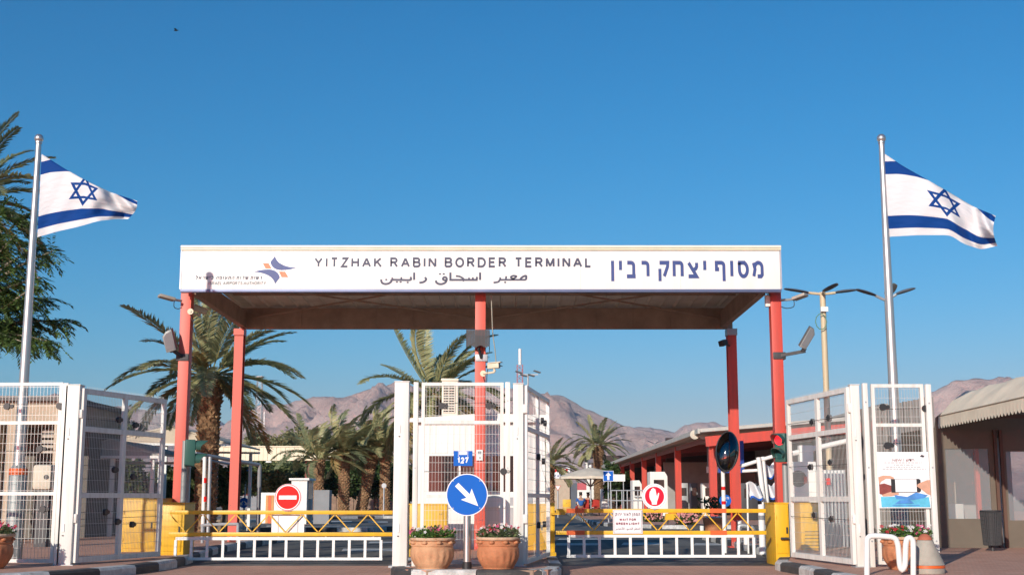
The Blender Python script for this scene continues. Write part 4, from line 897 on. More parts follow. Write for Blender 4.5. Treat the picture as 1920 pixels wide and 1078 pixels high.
mb.add(vs, [(i * n + k, i * n + (k + 1) % n, (i + 1) * n + (k + 1) % n, (i + 1) * n + k) for i in range(len(rings) - 1) for k in range(n)] + [tuple(range((len(rings) - 1) * n, len(rings) * n))]).build('mirror_glass', mat('mirror_glass', (.13, .14, .15), .06, 1, var=.25, scale=5), t, smooth='all')
mb = MB(); vs = [c + q @ V(rx * 1.04 * math.cos(2 * math.pi * k / n), -.125, rz * 1.03 * math.sin(2 * math.pi * k / n)) for k in range(n)]; mb.prism(vs, q @ V(0, .1, 0)); mb.build('mirror_back', black, t)
# keep right sign
KY = 18.3; pb = P(875.5, 1066, KY); t = thing('keep_right_sign', 'round blue sign with white arrow pointing down right between planters', 'sign', (pb.x, KY, .135))
c = P(875.5, 927, KY - .06); rr = P(914.5, 927, KY).x - P(875.5, 927, KY).x
tubeo('pole', steel, t, [(pb.x, KY, .135), (pb.x, KY, c.z + rr * .7)], .051, 18); MB().lathe((pb.x, KY, .135), [(.066, 0), (.066, .09), (.052, .10)], 18).build('pole_foot', black, t, smooth=True)
pt = MB().disc(c, NF, rr, .006, 48).build('sign_plate', sign_white, t); MB().disc(c + V(0, -.003, 0), NF, rr * .955, .0015, 48).build('blue_disc', sign_blue, t)
MB().disc(c + V(0, .0065 + .004, 0), NF, rr * .99, .004, 40).build('sign_back', galv, t)
dx = Vector((1, -.98)).normalized(); nx = Vector((-dx.y, dx.x))
arrow = [(-.72, .125), (.12, .125), (-.02, .40), (.86, 0), (-.02, -.40), (.12, -.125), (-.72, -.125)]
off = Vector((-.02, .02))
MB().add([c + V((dx.x * u + nx.x * v + off.x) * rr * .92, -.0105, (dx.y * u + nx.y * v + off.y) * rr * .92) for u, v in arrow], [(0, 1, 5, 6), (2, 3, 4), (1, 2, 4, 5)][:0] + [tuple(range(7))]).build('white_arrow', sign_white, t)
for sx in (-.66, .62):
    for sz in (.66, -.63): MB().disc(c + V(sx * rr, -.0098, sz * rr), NF, .009, .004, 8).build('rivet', galv, t)

# ================================================================== KIOSK AND ITS FITTINGS
KF = 25.75
a, b = P(776, 900, KF), P(1022, 900, KF); KX0, KX1 = a.x, b.x; kz = P(860, 790, KF).z
t = thing('guard_kiosk', 'white prefab guard kiosk with dark window behind the centre fence', 'kiosk', ((KX0 + KX1) / 2, KF, .0))
wz0, wz1 = P(880, 926, KF).z, P(880, 850, KF).z; wx0, wx1 = P(800, 880, KF).x, P(985, 880, KF).x
mb = MB(); mb.box(KX0, KX1, KF, KF + 2.4, 0.02, wz0); mb.build('lower_wall', wall_white, t)
MB().box(KX0, KX1, KF, KF + 2.4, wz1, kz).build('upper_wall', wall_white, t)
MB().box(KX0, wx0, KF, KF + 2.4, wz0, wz1).build('side_wall', wall_white, t); MB().box(wx1, KX1, KF, KF + 2.4, wz0, wz1).build('side_wall', wall_white, t)
n = 22
for k in range(n):
    x = lerp(KX0, KX1, (k + .5) / n); bar('cladding_rib', wall_white, t, (x, KF - .002, wz1 + .02), (x, KF - .002, kz - .01), .03, .012)
w_ = MB().box(wx0, wx1, KF + .06, KF + .08, wz0, wz1).build('window', glass_dark, t)
for f in (.0, .33, .66, 1): x = lerp(wx0 + .02, wx1 - .02, f); bar('window_frame', white_paint, w_, (x, KF + .03, wz0), (x, KF + .03, wz1), .04, .05)
for z in (wz0 + .02, wz1 - .02): bar('window_frame', white_paint, w_, (wx0, KF + .028, z), (wx1, KF + .028, z), .04, .05)
for k in range(12): x = lerp(wx0 + .12, wx1 - .1, k / 11); bar('blind_slat', mat('blind', (.03, .03, .03), .6), w_, (x, KF + .10, wz0), (x, KF + .10, wz1), .05, .004)
MB().prism([(KX0 - .08, KF - .12, kz + .002), (KX0 - .08, KF - .12, kz + .06), (KX0 + (KX1 - KX0) * .55, KF - .12, kz + .16), (KX1 + .08, KF - .12, kz + .12), (KX1 + .08, KF - .12, kz + .002)], (0, 2.7, 0)).build('roof', wall_white, t)
c0 = MB().box(KX0 - .10, KX1 + .1, KF - .15, KF - .122, kz - .02, kz + .05).build('gutter', wall_white, t)
bar('conduit', white_paint, t, (KX1 - .5, KF - .03, wz0 - .5), (KX1 - .5, KF - .03, kz - .1), .03)
MB().box(lerp(KX0, KX1, .70), lerp(KX0, KX1, .90), KF - .03, KF - .002, .2, wz0 - .06).build('door_panel', mat('door_grey', (.40, .41, .43), .5), t)
for z in (.5, .95): bar('wall_rail', white_paint, t, (KX0 + .02, KF - .02, z), (KX1 - .02, KF - .02, z), .04, .04)
# outdoor cooling unit on the roof
AY = KF + .25; a, b = P(828, 779, AY), P(858.5, 714, AY)
t = thing('air_conditioner', 'cream air conditioner unit standing on the kiosk roof', 'air conditioner', ((a.x + b.x) / 2, AY, a.z))
MB().box(a.x, b.x, AY, AY + .4, a.z, b.z).build('casing', mat('ac_cream', (.74, .69, .57), .5, var=.06), t, bevel=.012)
MB().box(a.x - .015, b.x + .015, AY - .02, AY + .41, b.z + .002, b.z + .05).build('top_cover', MATS['ac_cream'], t, bevel=.008)
MB().box(lerp(a.x, b.x, .1), lerp(a.x, b.x, .8), AY - .004, AY - .001, lerp(a.z, b.z, .1), lerp(a.z, b.z, .95)).build('grille_recess', black, t)
for k in range(13): z = lerp(lerp(a.z, b.z, .09), lerp(a.z, b.z, .96), k / 12); bar('grille_slat', MATS['ac_cream'], t, (lerp(a.x, b.x, .08), AY - .014, z), (lerp(a.x, b.x, .82), AY - .014, z), .02, .02)
for f in (.1, .45, .8): x = lerp(a.x, b.x, f); bar('grille_bar', MATS['ac_cream'], t, (x, AY - .02, lerp(a.z, b.z, .09)), (x, AY - .02, lerp(a.z, b.z, .96)), .012, .02)
# number plate 127
NY = YC + .03; a, b = P(850.5, 873, NY), P(886, 845, NY)
t = thing('number_plate', 'blue plate with white number on the centre fence', 'number plate', ((a.x + b.x) / 2, NY, a.z))
MB().box(a.x, b.x, NY - .008, NY, a.z, b.z).build('plate', sign_blue, t)
MB().box(lerp(a.x, b.x, .3), lerp(a.x, b.x, .7), NY - .011, NY - .0085, lerp(a.z, b.z, .74), lerp(a.z, b.z, .98)).build('white_emblem', sign_white, t)
for f in (.25, .75): x = lerp(a.x, b.x, f); bar('white_line', sign_white, t, (x, NY - .009, lerp(a.z, b.z, .60)), (x, NY - .009, b.z), .006, .002)
text_on('number', '127', sign_white, t, (lerp(a.x, b.x, .2), NY - .008, lerp(a.z, b.z, .16)), RT, U, NF, (b.x - a.x) * .58, (b.z - a.z) * .42, .013, .12)

# ================================================================== FLAGPOLES AND FLAGS
def flagpole(label, xt, yt, xb, yb, Y, rt, rb):
    tp = P(xt, yt, Y); X = (P(xt, yt, Y).x + P(xb, yb, Y).x) / 2
    t = thing('flagpole', label, 'flagpole', (X, Y, .13), 'steel flagpoles beside the gates')
    z0 = P(xb, 855, Y).z
    MB().lathe((X, Y, 0), [(rb * 1.0, .1), (rb, z0), (lerp(rb, rt, .5), lerp(z0, tp.z, .5)), (rt, tp.z - .05)], 20).build('pole', pole_steel, t, smooth=True)
    MB().lathe((X, Y, 0), [(rb * 1.9, .1), (rb * 1.9, .14), (rb * 1.6, .16), (rb * 1.6, P(xb, 880, Y).z), (rb * 1.1, P(xb, 872, Y).z)], 20).build('base_sleeve', pole_grey, t, smooth=True)
    MB().lathe((X, Y, P(xb, 890, Y).z), [(rb * 1.64, 0), (rb * 1.64, .1)], 20).build('orange_band', orange_red, t, smooth=True)
    MB().sphere((X, Y, tp.z), rt * 1.65, 18).build('ball_finial', steel, t, smooth='all')
    MB().lathe((X, Y, tp.z - .085), [(rt * 1.25, 0), (rt * 1.25, .03)], 16).build('collar', steel, t, smooth=True)
    return X
FY = 20.5
flagpole('tall steel flagpole behind the left mesh fence', 73, 260, 45, 715, FY, .045, .085)
flagpole('tall steel flagpole behind the poster fence on the right', 1652, 260, 1675, 715, FY - .3, .045, .085)
def flag_material():
    m, t, b = node_mat('flag_cloth'); N = t.nodes.new; L = t.links.new
    uv = N('ShaderNodeUVMap'); sp = N('ShaderNodeSeparateXYZ'); L(uv.outputs[0], sp.inputs[0])
    def M(op, a, b_=None, c_=None):
        n = N('ShaderNodeMath'); n.operation = op
        for i, k in enumerate((a, b_, c_)):
            if k is None: continue
            if isinstance(k, (int, float)): n.inputs[i].default_value = k
            else: L(k, n.inputs[i])
        return n.outputs[0]
    u, v = sp.outputs[0], sp.outputs[1]
    d = M('ABSOLUTE', M('SUBTRACT', v, .5)); stripe = M('MULTIPLY', M('GREATER_THAN', d, .25), M('LESS_THAN', d, .405))
    x = M('MULTIPLY', M('SUBTRACT', u, .5), 1.375); y = M('SUBTRACT', v, .5)
    def tri(sgn):
        yy = M('MULTIPLY', y, sgn); h1 = M('MULTIPLY', yy, -1.0)
        h2 = M('ADD', M('MULTIPLY', x, .866), M('MULTIPLY', yy, .5)); h3 = M('ADD', M('MULTIPLY', x, -.866), M('MULTIPLY', yy, .5))
        k = M('SUBTRACT', M('MAXIMUM', M('MAXIMUM', h1, h2), h3), .092); return M('LESS_THAN', M('ABSOLUTE', k), .0165)
    f = M('MINIMUM', M('ADD', stripe, M('MAXIMUM', tri(1), tri(-1))), 1)
    mx = N('ShaderNodeMix'); mx.data_type = 'RGBA'; L(f, mx.inputs[0]); mx.inputs[6].default_value = (.79, .79, .80, 1); mx.inputs[7].default_value = (.003, .055, .26, 1)
    L(mx.outputs[2], b.inputs['Base Color']); b.inputs['Roughness'].default_value = .75; b.inputs['Specular IOR Level'].default_value = .2
    tr = N('ShaderNodeBsdfTranslucent'); L(mx.outputs[2], tr.inputs[0]); ms = N('ShaderNodeMixShader'); ms.inputs[0].default_value = .22
    L(b.outputs[0], ms.inputs[1]); L(tr.outputs[0], ms.inputs[2]); L(ms.outputs[0], t.nodes['Material Output'].inputs[0])
    g = N('ShaderNodeTexNoise'); g.inputs['Scale'].default_value = 3; mp = N('ShaderNodeMapping'); mp.inputs['Scale'].default_value = (2, 5, 1); mp.inputs['Rotation'].default_value = (0, 0, .5); L(uv.outputs[0], mp.inputs[0]); L(mp.outputs[0], g.inputs['Vector']); g.inputs['Detail'].default_value = 3
    bp = N('ShaderNodeBump'); bp.inputs['Strength'].default_value = .6; bp.inputs['Distance'].default_value = .04; L(g.outputs[0], bp.inputs['Height']); L(bp.outputs[0], b.inputs['Normal'])
    return m
flag_mat = flag_material()
def grid_cloth(name, label, fn, nu, nv, grp, cat='flag', m=None, rows=None):
    rv = rows or (lambda u, t: t)
    vs = [fn(i / nu, rv(i / nu, j / nv)) for j in range(nv + 1) for i in range(nu + 1)]
    W_ = nu + 1; mb = MB(); mb.add(vs, [(j * W_ + i, j * W_ + i + 1, (j + 1) * W_ + i + 1, (j + 1) * W_ + i) for j in range(nv) for i in range(nu)])
    o = mb.build(name, m or flag_mat, smooth='all', org=fn(0, 0)); uvl = o.data.uv_layers.new(name='UVMap')
    for lp in o.data.loops: k = lp.vertex_index; uvl.data[lp.index].uv = ((k % W_) / nu, rv((k % W_) / nu, (k // W_) / nv))
    return tag(o, label, cat, grp)
def waving_flag(label, Y, top, bot, vf, ph, end):
    """a drooping flag: the upper cloth folds back over the line between hoist and fly"""
    H = (P(top[0][1][0], top[0][1][1], Y) - P(bot[0][1][0], bot[0][1][1], Y)).length
    def cv(tab, u):
        return Vector((curve([(k, p[0]) for k, p in tab], u), curve([(k, p[1]) for k, p in tab], u)))
    def sm(tab, u): return (cv(tab, max(0, u - .04)) + cv(tab, u) * 2 + cv(tab, min(1, u + .04))) / 4 if .02 < u < .98 else cv(tab, u)
    def front(u, f, k):        # k: 0 at the lower hem .. 1 at the fold
        T_, B_ = sm(top, u), sm(bot, u); v = f * k; q = B_.lerp(T_, k); q.x += end * u * u * math.sin(k * math.pi) * 6
        dep = .16 * u * math.sin(7.5 * u + ph + 1.4 * v) + .075 * math.sin(15 * u + 4 * v + ph) * u + .09 * math.sin(27 * u + 9 * v) * u ** 3 + .03 * math.sin(23 * u - 8 * v) * u - .12 * u
        dep += -.05 * math.sin(k * math.pi) * (1 - u) + .05 * u * math.sin(k * 5.0 + ph)
        return q, dep, (B_ - T_).y
    def fn(u, v):
        f = curve(vf, u)
        if v <= f + 1e-6:
            q, dep, _ = front(u, f, v / f); return P(q.x, q.y, Y + dep)
        _, _, hh = front(u, f, 1); q, dep, _ = front(u, f, 1 - min(.75, (v - f) * H * 107 * .85 / max(8, hh)))
        return P(q.x, q.y, Y + dep + .015 + .10 * min(1, (v - f) * 5))
    rows = lambda u, t: curve(vf, u) * t / .7 if t <= .7 else lerp(curve(vf, u), 1, (t - .7) / .3)
    return grid_cloth('flag', label, fn, 64, 50, 'large flags on the flagpoles', rows=rows)
waving_flag('white and blue flag with a star drooping from the left flagpole', FY - .02,
    [(0, (78, 289)), (.3, (122, 317)), (.5, (160, 338)), (.75, (205, 360)), (1, (257, 377))],
    [(0, (70, 445)), (.3, (108, 434)), (.5, (148, 425)), (.68, (182, 415)), (.85, (214, 411)), (1, (240, 411))],
    [(0, 1), (.12, .90), (.3, .78), (.5, .645), (.7, .64), (.85, .78), (1, .95)], .4, 1)
waving_flag('white and blue flag with a star drooping from the right flagpole', FY - .32,
    [(0, (1658, 288)), (.2, (1692, 311)), (.5, (1772, 356)), (.75, (1826, 388)), (1, (1867, 405))],
    [(0, (1667, 444)), (.25, (1720, 441)), (.5, (1782, 441)), (.65, (1808, 458)), (.85, (1840, 468)), (1, (1870, 461))],
    [(0, 1), (.12, .91), (.3, .79), (.5, .69), (.7, .68), (.85, .80), (1, .95)], 1.6, -1)

# ================================================================== PLANTERS
PET = [pet_pink, pet_white, pet_red, pet_salmon]
def planter(label, xpx, ytop, ybot, Y, wpx, clay, flw, seed):
    rr = random.Random(seed); c = P(xpx, ybot, Y); r = (P(xpx + wpx / 2, ytop, Y).x - P(xpx - wpx / 2, ytop, Y).x) / 2; h = P(xpx, ytop, Y).z - .135
    t = thing('flower_planter', label, 'planter', (c.x, Y, .135), 'terracotta flower planters')
    prof = [(.64, 0), (.67, .02), (.68, .05), (.76, .12), (.87, .27), (.93, .42), (.945, .56), (.93, .66), (.90, .68), (.90, .72), (.93, .74), (.93, .78), (.89, .80), (.885, .90), (.93, .915)]
    def flute(r_, z_, a):
        f = z_ / h
        return r_ * (1 + (.028 * math.sin(a * 18 + f * 1.2) * max(0, 1 - abs(f - .38) / .3) + .012 * math.sin(a * 7 + z_ * 30) * (1 if .66 < f < .92 else 0)))
    # finer profile in height
    pf = []
    for (r0, z0), (r1, z1) in zip(prof, prof[1:]):
        for k in range(3): pf.append((lerp(r0, r1, k / 3) * r, lerp(z0, z1, k / 3) * h))
    pf.append((prof[-1][0] * r, prof[-1][1] * h))
    b = MB().lathe((c.x, Y, .135), pf, 96, fn=flute).build('pot', clay, t, smooth='all')
    MB().lathe((c.x, Y, .135), [(.93 * r, .90 * h), (.985 * r, .92 * h), (1.0 * r, .96 * h), (.985 * r, 1.0 * h), (.93 * r, 1.005 * h), (.87 * r, .99 * h), (.85 * r, .93 * h)], 48, fn=lambda q, z, a: q * (1 + .012 * math.sin(5 * a) + .008 * math.sin(13 * a))).build('rim', rim_clay, t, smooth='all')
    for k in range(9):      # rosettes of the moulded frieze
        a = 2 * math.pi * k / 9 + .2; MB().sphere((c.x + .90 * r * math.cos(a), Y + .90 * r * math.sin(a), .135 + .845 * h), .045, 10, .6).build('rosette', clay, b, smooth='all')
    MB().disc((c.x, Y, .135 + .95 * h), (0, 0, 1), .86 * r, .01, 32).build('soil', soil, t)
    top = .135 + h * .96
    lv = MB()
    for k in range(900):
        a, q = rr.uniform(0, 6.283), math.sqrt(rr.random()) * r * .98; z = top + rr.uniform(0, .15) * (1.15 - .5 * q / r)
        p = V(c.x + q * math.cos(a), Y + q * math.sin(a), z); d = V(rr.uniform(-1, 1), rr.uniform(-1, 1), rr.uniform(-.2, 1)).normalized(); s = d.orthogonal().normalized() * rr.uniform(.010, .018)
        ln_ = rr.uniform(.035, .06); lv.add([p, p + d * ln_ * .5 + s, p + d * ln_, p + d * ln_ * .5 - s], [(0, 1, 2, 3)])
    lv.build('leaves', leaf_bright if seed % 2 else leaf_mid, t, kind='stuff')
    # blossoms: each a small five petal flower
    shapes = []
    for mi in range(4):
        mb = MB(); n = 5
        for k in range(n):
            a0 = 2 * math.pi * k / n; f = lambda a, q, z: (q * math.cos(a), q * math.sin(a), z)
            mb.add([(0, 0, 0), f(a0 - .5, .018, .008), f(a0, .026, .004), f(a0 + .5, .018, .008)], [(0, 1, 2, 3)])
        shapes.append(mb.mesh('blossom', PET[mi]))
    for k in range(70):
        a, q = rr.uniform(0, 6.283), math.sqrt(rr.random()) * r * .98; z = top + .09 + rr.uniform(-.04, .10) * (1.1 - .4 * q / r)
        mi = flw(math.cos(a) * q / r, rr)
        M = Matrix.Translation((c.x + q * math.cos(a), Y + q * math.sin(a) - .01, z)) @ V(rr.uniform(-.7, .7), rr.uniform(-1.2, -.2), rr.uniform(.3, 1)).to_track_quat('Z', 'Y').to_matrix().to_4x4() @ Matrix.Scale(rr.uniform(.8, 1.35), 4)
        link(bpy.data.objects.new('blossom', shapes[mi]), t, M)
    return t
planter('pale terracotta planter of pink and white flowers left of the blue sign', 810, 1007, 1070, 18.35, 86, terracotta_pale, lambda x, q: (0 if x < -.6 else 1 if x < -.15 else 0 if x < .35 and q.random() < .7 else 3), 3)
planter('orange terracotta planter of pink flowers right of the blue sign', 934, 1006, 1071, 18.3, 83, terracotta, lambda x, q: q.choice((3, 0, 1, 3, 2)), 4)
planter('terracotta planter of red and white flowers in front of the poster fence', 1702, 1005, 1072, 18.15, 94, terracotta, lambda x, q: (2 if x < -.3 and q.random() < .6 else 1 if x < 0 else 0 if q.random() < .8 else 1), 5)
planter('terracotta planter of red flowers cut by the left picture edge', -28, 1000, 1068, 18.4, 100, terracotta, lambda x, q: 2 if q.random() < .5 else 0, 6)
# concrete cone bollard and bent pipe rail on the right
BY = 17.3; c = P(1737, 1064, BY); k = (P(1771, 1060, BY).x - P(1703, 1060, BY).x) / 2
t = thing('concrete_bollard', 'concrete cone bollard with orange stripe in front of the right planter', 'bollard', (c.x, BY, .135))
zz = lambda y: P(1737, y, BY).z - .135
MB().lathe((c.x, BY, .135), [(k * .97, 0), (k * .99, zz(1071)), (k, zz(1064))], 40).build('base', concrete, t, smooth=True)
MB().lathe((c.x, BY, .135), [(k * 1.004, zz(1063.5)), (k * 1.0, zz(1058.5))], 40).build('orange_stripe', orange_red, t, smooth=True)
MB().lathe((c.x, BY, .135), [(k * .995, zz(1058)), (k * .86, zz(1047)), (k * .68, zz(1033)), (k * .52, zz(1021)), (k * .42, zz(1012))], 40).build('cone', concrete, t, smooth=True)
MB().lathe((c.x, BY, .135), [(k * .415, zz(1011.5)), (k * .36, zz(1007)), (k * .25, zz(1002.5)), (k * .1, zz(1000)), (.004, zz(999.5))], 32).build('painted_tip', mat('tip_orange', (.50, .15, .08), .7, var=.2), t, smooth=True)
RY = 16.9
t = thing('pipe_rail', 'bent white pipe rail with a loop in front of the right planter', 'rail', P(1660, 1078, RY))
q = [(1625.5, 1100), (1625.5, 1020), (1626, 1009), (1632, 1004), (1645, 1004), (1672, 1006), (1680, 1010), (1684, 1022), (1687, 1060), (1691, 1069), (1697, 1060), (1698, 1022), (1700, 1010), (1706, 1007), (1712, 1013), (1712.5, 1030), (1712.5, 1100)]
pts = []
for i in range(len(q) - 1):
    for j in range(4): pts.append(P(lerp(q[i][0], q[i + 1][0], j / 4), lerp(q[i][1], q[i + 1][1], j / 4), RY))
pts = [pts[0], *[(pts[i - 1] + pts[i] * 2 + pts[i + 1]) / 4 for i in range(1, len(pts) - 1)], pts[-1]]
tubeo('pipe', white_paint, t, pts, .036, 14)

# ================================================================== AWNING AND CANVAS BOOTH ON THE RIGHT
t = thing('canvas_awning', 'beige canvas awning with scalloped hem at the right edge', 'awning', (8.3, 22, .13))
def awn(s, f):      # s along the eave (0 far), f across (0 eave .. 1 ridge)
    Y = lerp(26.1, 17.0, s); X = lerp(8.68, 8.25, s); a = f * math.pi / 2
    sag = -.035 * abs(math.sin(math.pi * s * 6)) * math.sin(math.pi * min(1, f * 1.4))
    dx, dz = (curve([(0, 0), (.5, .56), (1, 1.9)], f), curve([(0, 0), (.25, .30), (.5, .50), (1, .70)], f))
    return V(X + dx, Y, 2.76 + dz + sag)
nu, nv = 84, 12; vs = [awn(i / nu, j / nv) for j in range(nv + 1) for i in range(nu + 1)]
mb = MB(); mb.add(vs, [(j * (nu + 1) + i, (j + 1) * (nu + 1) + i, (j + 1) * (nu + 1) + i + 1, j * (nu + 1) + i + 1) for j in range(nv) for i in range(nu)]); mb.build('canvas_roof', canvas, t, smooth='all')
n = 52
for i in range(n):          # one scallop per hem lobe
    mb = MB(); s0, s1 = i / n, (i + 1) / n; vs = []; m_ = 6
    for j in range(m_ + 1):
        s = lerp(s0, s1, j / m_); p = awn(s, 0) + V(-.012, 0, 0); d = .20 + .06 * math.sin(math.pi * j / m_) ** .8
        vs += [p + V(0, 0, .0), p + V(-.02, 0, -d)]
    mb.add(vs, [(j * 2, j * 2 + 1, j * 2 + 3, j * 2 + 2) for j in range(m_)]); mb.build('hem_scallop', canvas, t)
tubeo('hem_cord', mat('cord', (.34, .27, .18), .8), t, [awn(i / 40, 0) + V(-.015, 0, -.005) for i in range(41)], .012, 6)
for s in (.12, .3, .5, .75): tubeo('roof_hoop', white_paint, t, [awn(s, f / 8) - V(0, 0, .03) for f in range(9)], .02, 6)
for Y in (25.6, 21.7): rod('awning_post', dark_metal, t, (10.4, Y, .13), (10.4, Y, 3.1), .03); bar('cross_beam', mat('wood_brown', (.12, .06, .04), .7), t, (8.8, Y, 2.72), (10.5, Y, 2.72), .05, .07)
bar('side_beam', MATS['wood_brown'], t, (9.6, 17.6, 2.8), (9.6, 25.9, 2.8), .06, .08)
# booth
BF = 26.2
def bx(x): return P(x, 920, BF).x
def bzz(y): return P(1830, y, BF).z
t = thing('canvas_booth', 'tan canvas booth with clear windows under the awning', 'booth', (bx(1830), BF, .13))
ztop = bzz(806)
def wall_with_window(x0, x1, wx0, wx1, wy0, wy1):
    MB().box(bx(x0), bx(x1), BF, BF + .05, .13, bzz(wy1)).build('canvas_wall', canvas_shaded, t); MB().box(bx(x0), bx(x1), BF, BF + .05, bzz(wy0), ztop).build('canvas_wall', canvas_shaded, t)
    MB().box(bx(x0), bx(wx0), BF, BF + .05, bzz(wy1), bzz(wy0)).build('canvas_wall', canvas_shaded, t); MB().box(bx(wx1), bx(x1), BF, BF + .05, bzz(wy1), bzz(wy0)).build('canvas_wall', canvas_shaded, t)
    MB().box(bx(wx0), bx(wx1), BF + .02, BF + .026, bzz(wy1), bzz(wy0)).build('clear_window', vinyl, t)
m, tt, b_ = node_mat('clear_vinyl'); b_.inputs['Base Color'].default_value = (.55, .55, .55, 1); b_.inputs['Roughness'].default_value = .12; vinyl = m
tn = tt.nodes.new('ShaderNodeBsdfTransparent'); vx = tt.nodes.new('ShaderNodeMixShader'); vx.inputs[0].default_value = .80; tt.links.new(b_.outputs[0], vx.inputs[1]); tt.links.new(tn.outputs[0], vx.inputs[2]); tt.links.new(vx.outputs[0], tt.nodes['Material Output'].inputs[0])
wall_with_window(1757, 1868, 1776, 1858, 841, 972); wall_with_window(1884, 2010, 1890, 1985, 846, 975)
for x in (1870, 1881): bar('booth_post', MATS['wood_brown'], t, (bx(x), BF - .03, .13), (bx(x), BF - .03, ztop), .06, .06)
MB().box(bx(1757), bx(2010), BF + .06, BF + 3.2, ztop + .002, ztop + .05).build('booth_roof', canvas_shaded, t)
MB().box(bx(1757), bx(1757) + .04, BF + .052, BF + 3.2, .13, ztop).build('canvas_wall', canvas_shaded, t)
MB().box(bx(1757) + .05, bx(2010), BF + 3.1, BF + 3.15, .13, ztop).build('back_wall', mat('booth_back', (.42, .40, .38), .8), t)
MB().prism([(bx(1757) + .02, BF + .01, ztop - .002), (bx(1757) + .06, BF + .01, 2.74), (9.28, BF + .01, 3.20), (bx(2010), BF + .01, 3.34), (bx(2010), BF + .01, ztop - .002)], (0, .04, 0)).build('upper_canvas', canvas_shaded, t)
bt = thing('inner_counter', 'pale counter and boxes seen through the booth window', 'counter', (bx(1825), BF + 1.6, .13))
MB().box(bx(1790), bx(1850), BF + 1.4, BF + 1.9, .13, 1.0).build('counter', wall_white, bt, bevel=.01); MB().box(bx(1815), bx(1838), BF + 1.45, BF + 1.7, 1.01, 1.45).build('carton', mat('carton', (.5, .42, .32), .8), bt)
MB().box(bx(1848), bx(1856), BF + .5, BF + .6, .13, ztop).build('red_upright', red_steel, bt)
# litter bin
LY = 24.6; c = P(1862, 1040, LY); t = thing('litter_bin', 'dark perforated litter bin on a post in front of the booth', 'litter bin', (c.x, LY, .13))
rr_ = (P(1881, 960, LY).x - P(1843, 960, LY).x) / 2; z0, z1 = P(1862, 1021, LY).z, P(1862, 959, LY).z
mb = MB(); n = 26
for j in range(9):
    z = lerp(z0, z1, j / 8); r_ = rr_ * lerp(.80, .98, j / 8)
    mb.lathe((c.x, LY, z), [(r_, -.008), (r_ + .004, 0), (r_, .008)], 24)
mb.build('hoops', dark_metal, t, kind='stuff')
for k in range(30): a = 2 * math.pi * k / 30; bar('bin_strip', dark_metal, t, (c.x + rr_ * .8 * math.cos(a), LY + rr_ * .8 * math.sin(a), z0), (c.x + rr_ * .98 * math.cos(a), LY + rr_ * .98 * math.sin(a), z1), .022, .006)
MB().lathe((c.x, LY, z0), [(rr_ * .74, 0), (rr_ * .9, z1 - z0 - .02)], 20).build('liner', black, t, smooth=True); tubeo('post', dark_metal, t, [(c.x, LY, .13), (c.x, LY, z0)], .03); MB().lathe((c.x, LY, z1), [(rr_ * .98, 0), (rr_ * 1.04, .012), (rr_ * .98, .03)], 24).build('top_rim', dark_metal, t, smooth=True)

# ================================================================== PALMS AND TREES
WIND = Vector((1, .1, 0))
def frond(root, base, az, el, L, droop, wind, gm, seed, nl=70, wl=.42, lw=.029):
    rr = random.Random(seed); d = Vector((math.cos(az) * math.cos(el), math.sin(az) * math.cos(el), math.sin(el))); p = Vector(base); pts = [p.copy()]; n = 14
    for i in range(n):
        t = i / n; d = (d + Vector((0, 0, -1)) * droop * (.25 + t) / n * 1.7 + WIND * wind * (.2 + t) / n * 1.6).normalized(); p = p + d * (L / n); pts.append(p.copy())
    mb = MB(); mb.tube(pts, [lerp(.026, .004, i / n) * (L / 2.6) for i in range(n + 1)], 4, m=1, cap=False)
    def at(t):
        k = min(n - 1, int(t * n)); f = t * n - k; return pts[k].lerp(pts[k + 1], f), (pts[k + 1] - pts[k]).normalized()
    up0 = Vector((0, 0, 1))
    for i in range(nl):
        t = .14 + .86 * i / (nl - 1); q, tg = at(min(.999, t)); side = tg.cross(up0)
        if side.length < .05: side = tg.orthogonal()
        side.normalize(); upv = side.cross(tg).normalized()
        ll = wl * L / 2.6 * (math.sin(math.pi * min(1, .12 + t * .88)) ** .55 * .8 + .25) * rr.uniform(.85, 1.1)
        for sg in (-1, 1):
            dd = (tg * rr.uniform(.75, 1.1) + side * sg * rr.uniform(.65, .95) + upv * rr.uniform(.15, .5) + WIND * wind * .5 + Vector((0, 0, -.12))).normalized()
            wv = dd.cross(upv)
            wv = wv.normalized() * lw * L / 2.6 if wv.length > .01 else side * lw
            e = q + dd * ll + Vector((0, 0, -ll * .12)) + WIND * wind * ll * .15
            mb.add([q, q + dd * ll * .4 + wv, e, q + dd * ll * .4 - wv], [(0, 1, 2, 3)])
    return mb.build('frond', [gm, rachis_mat], root)
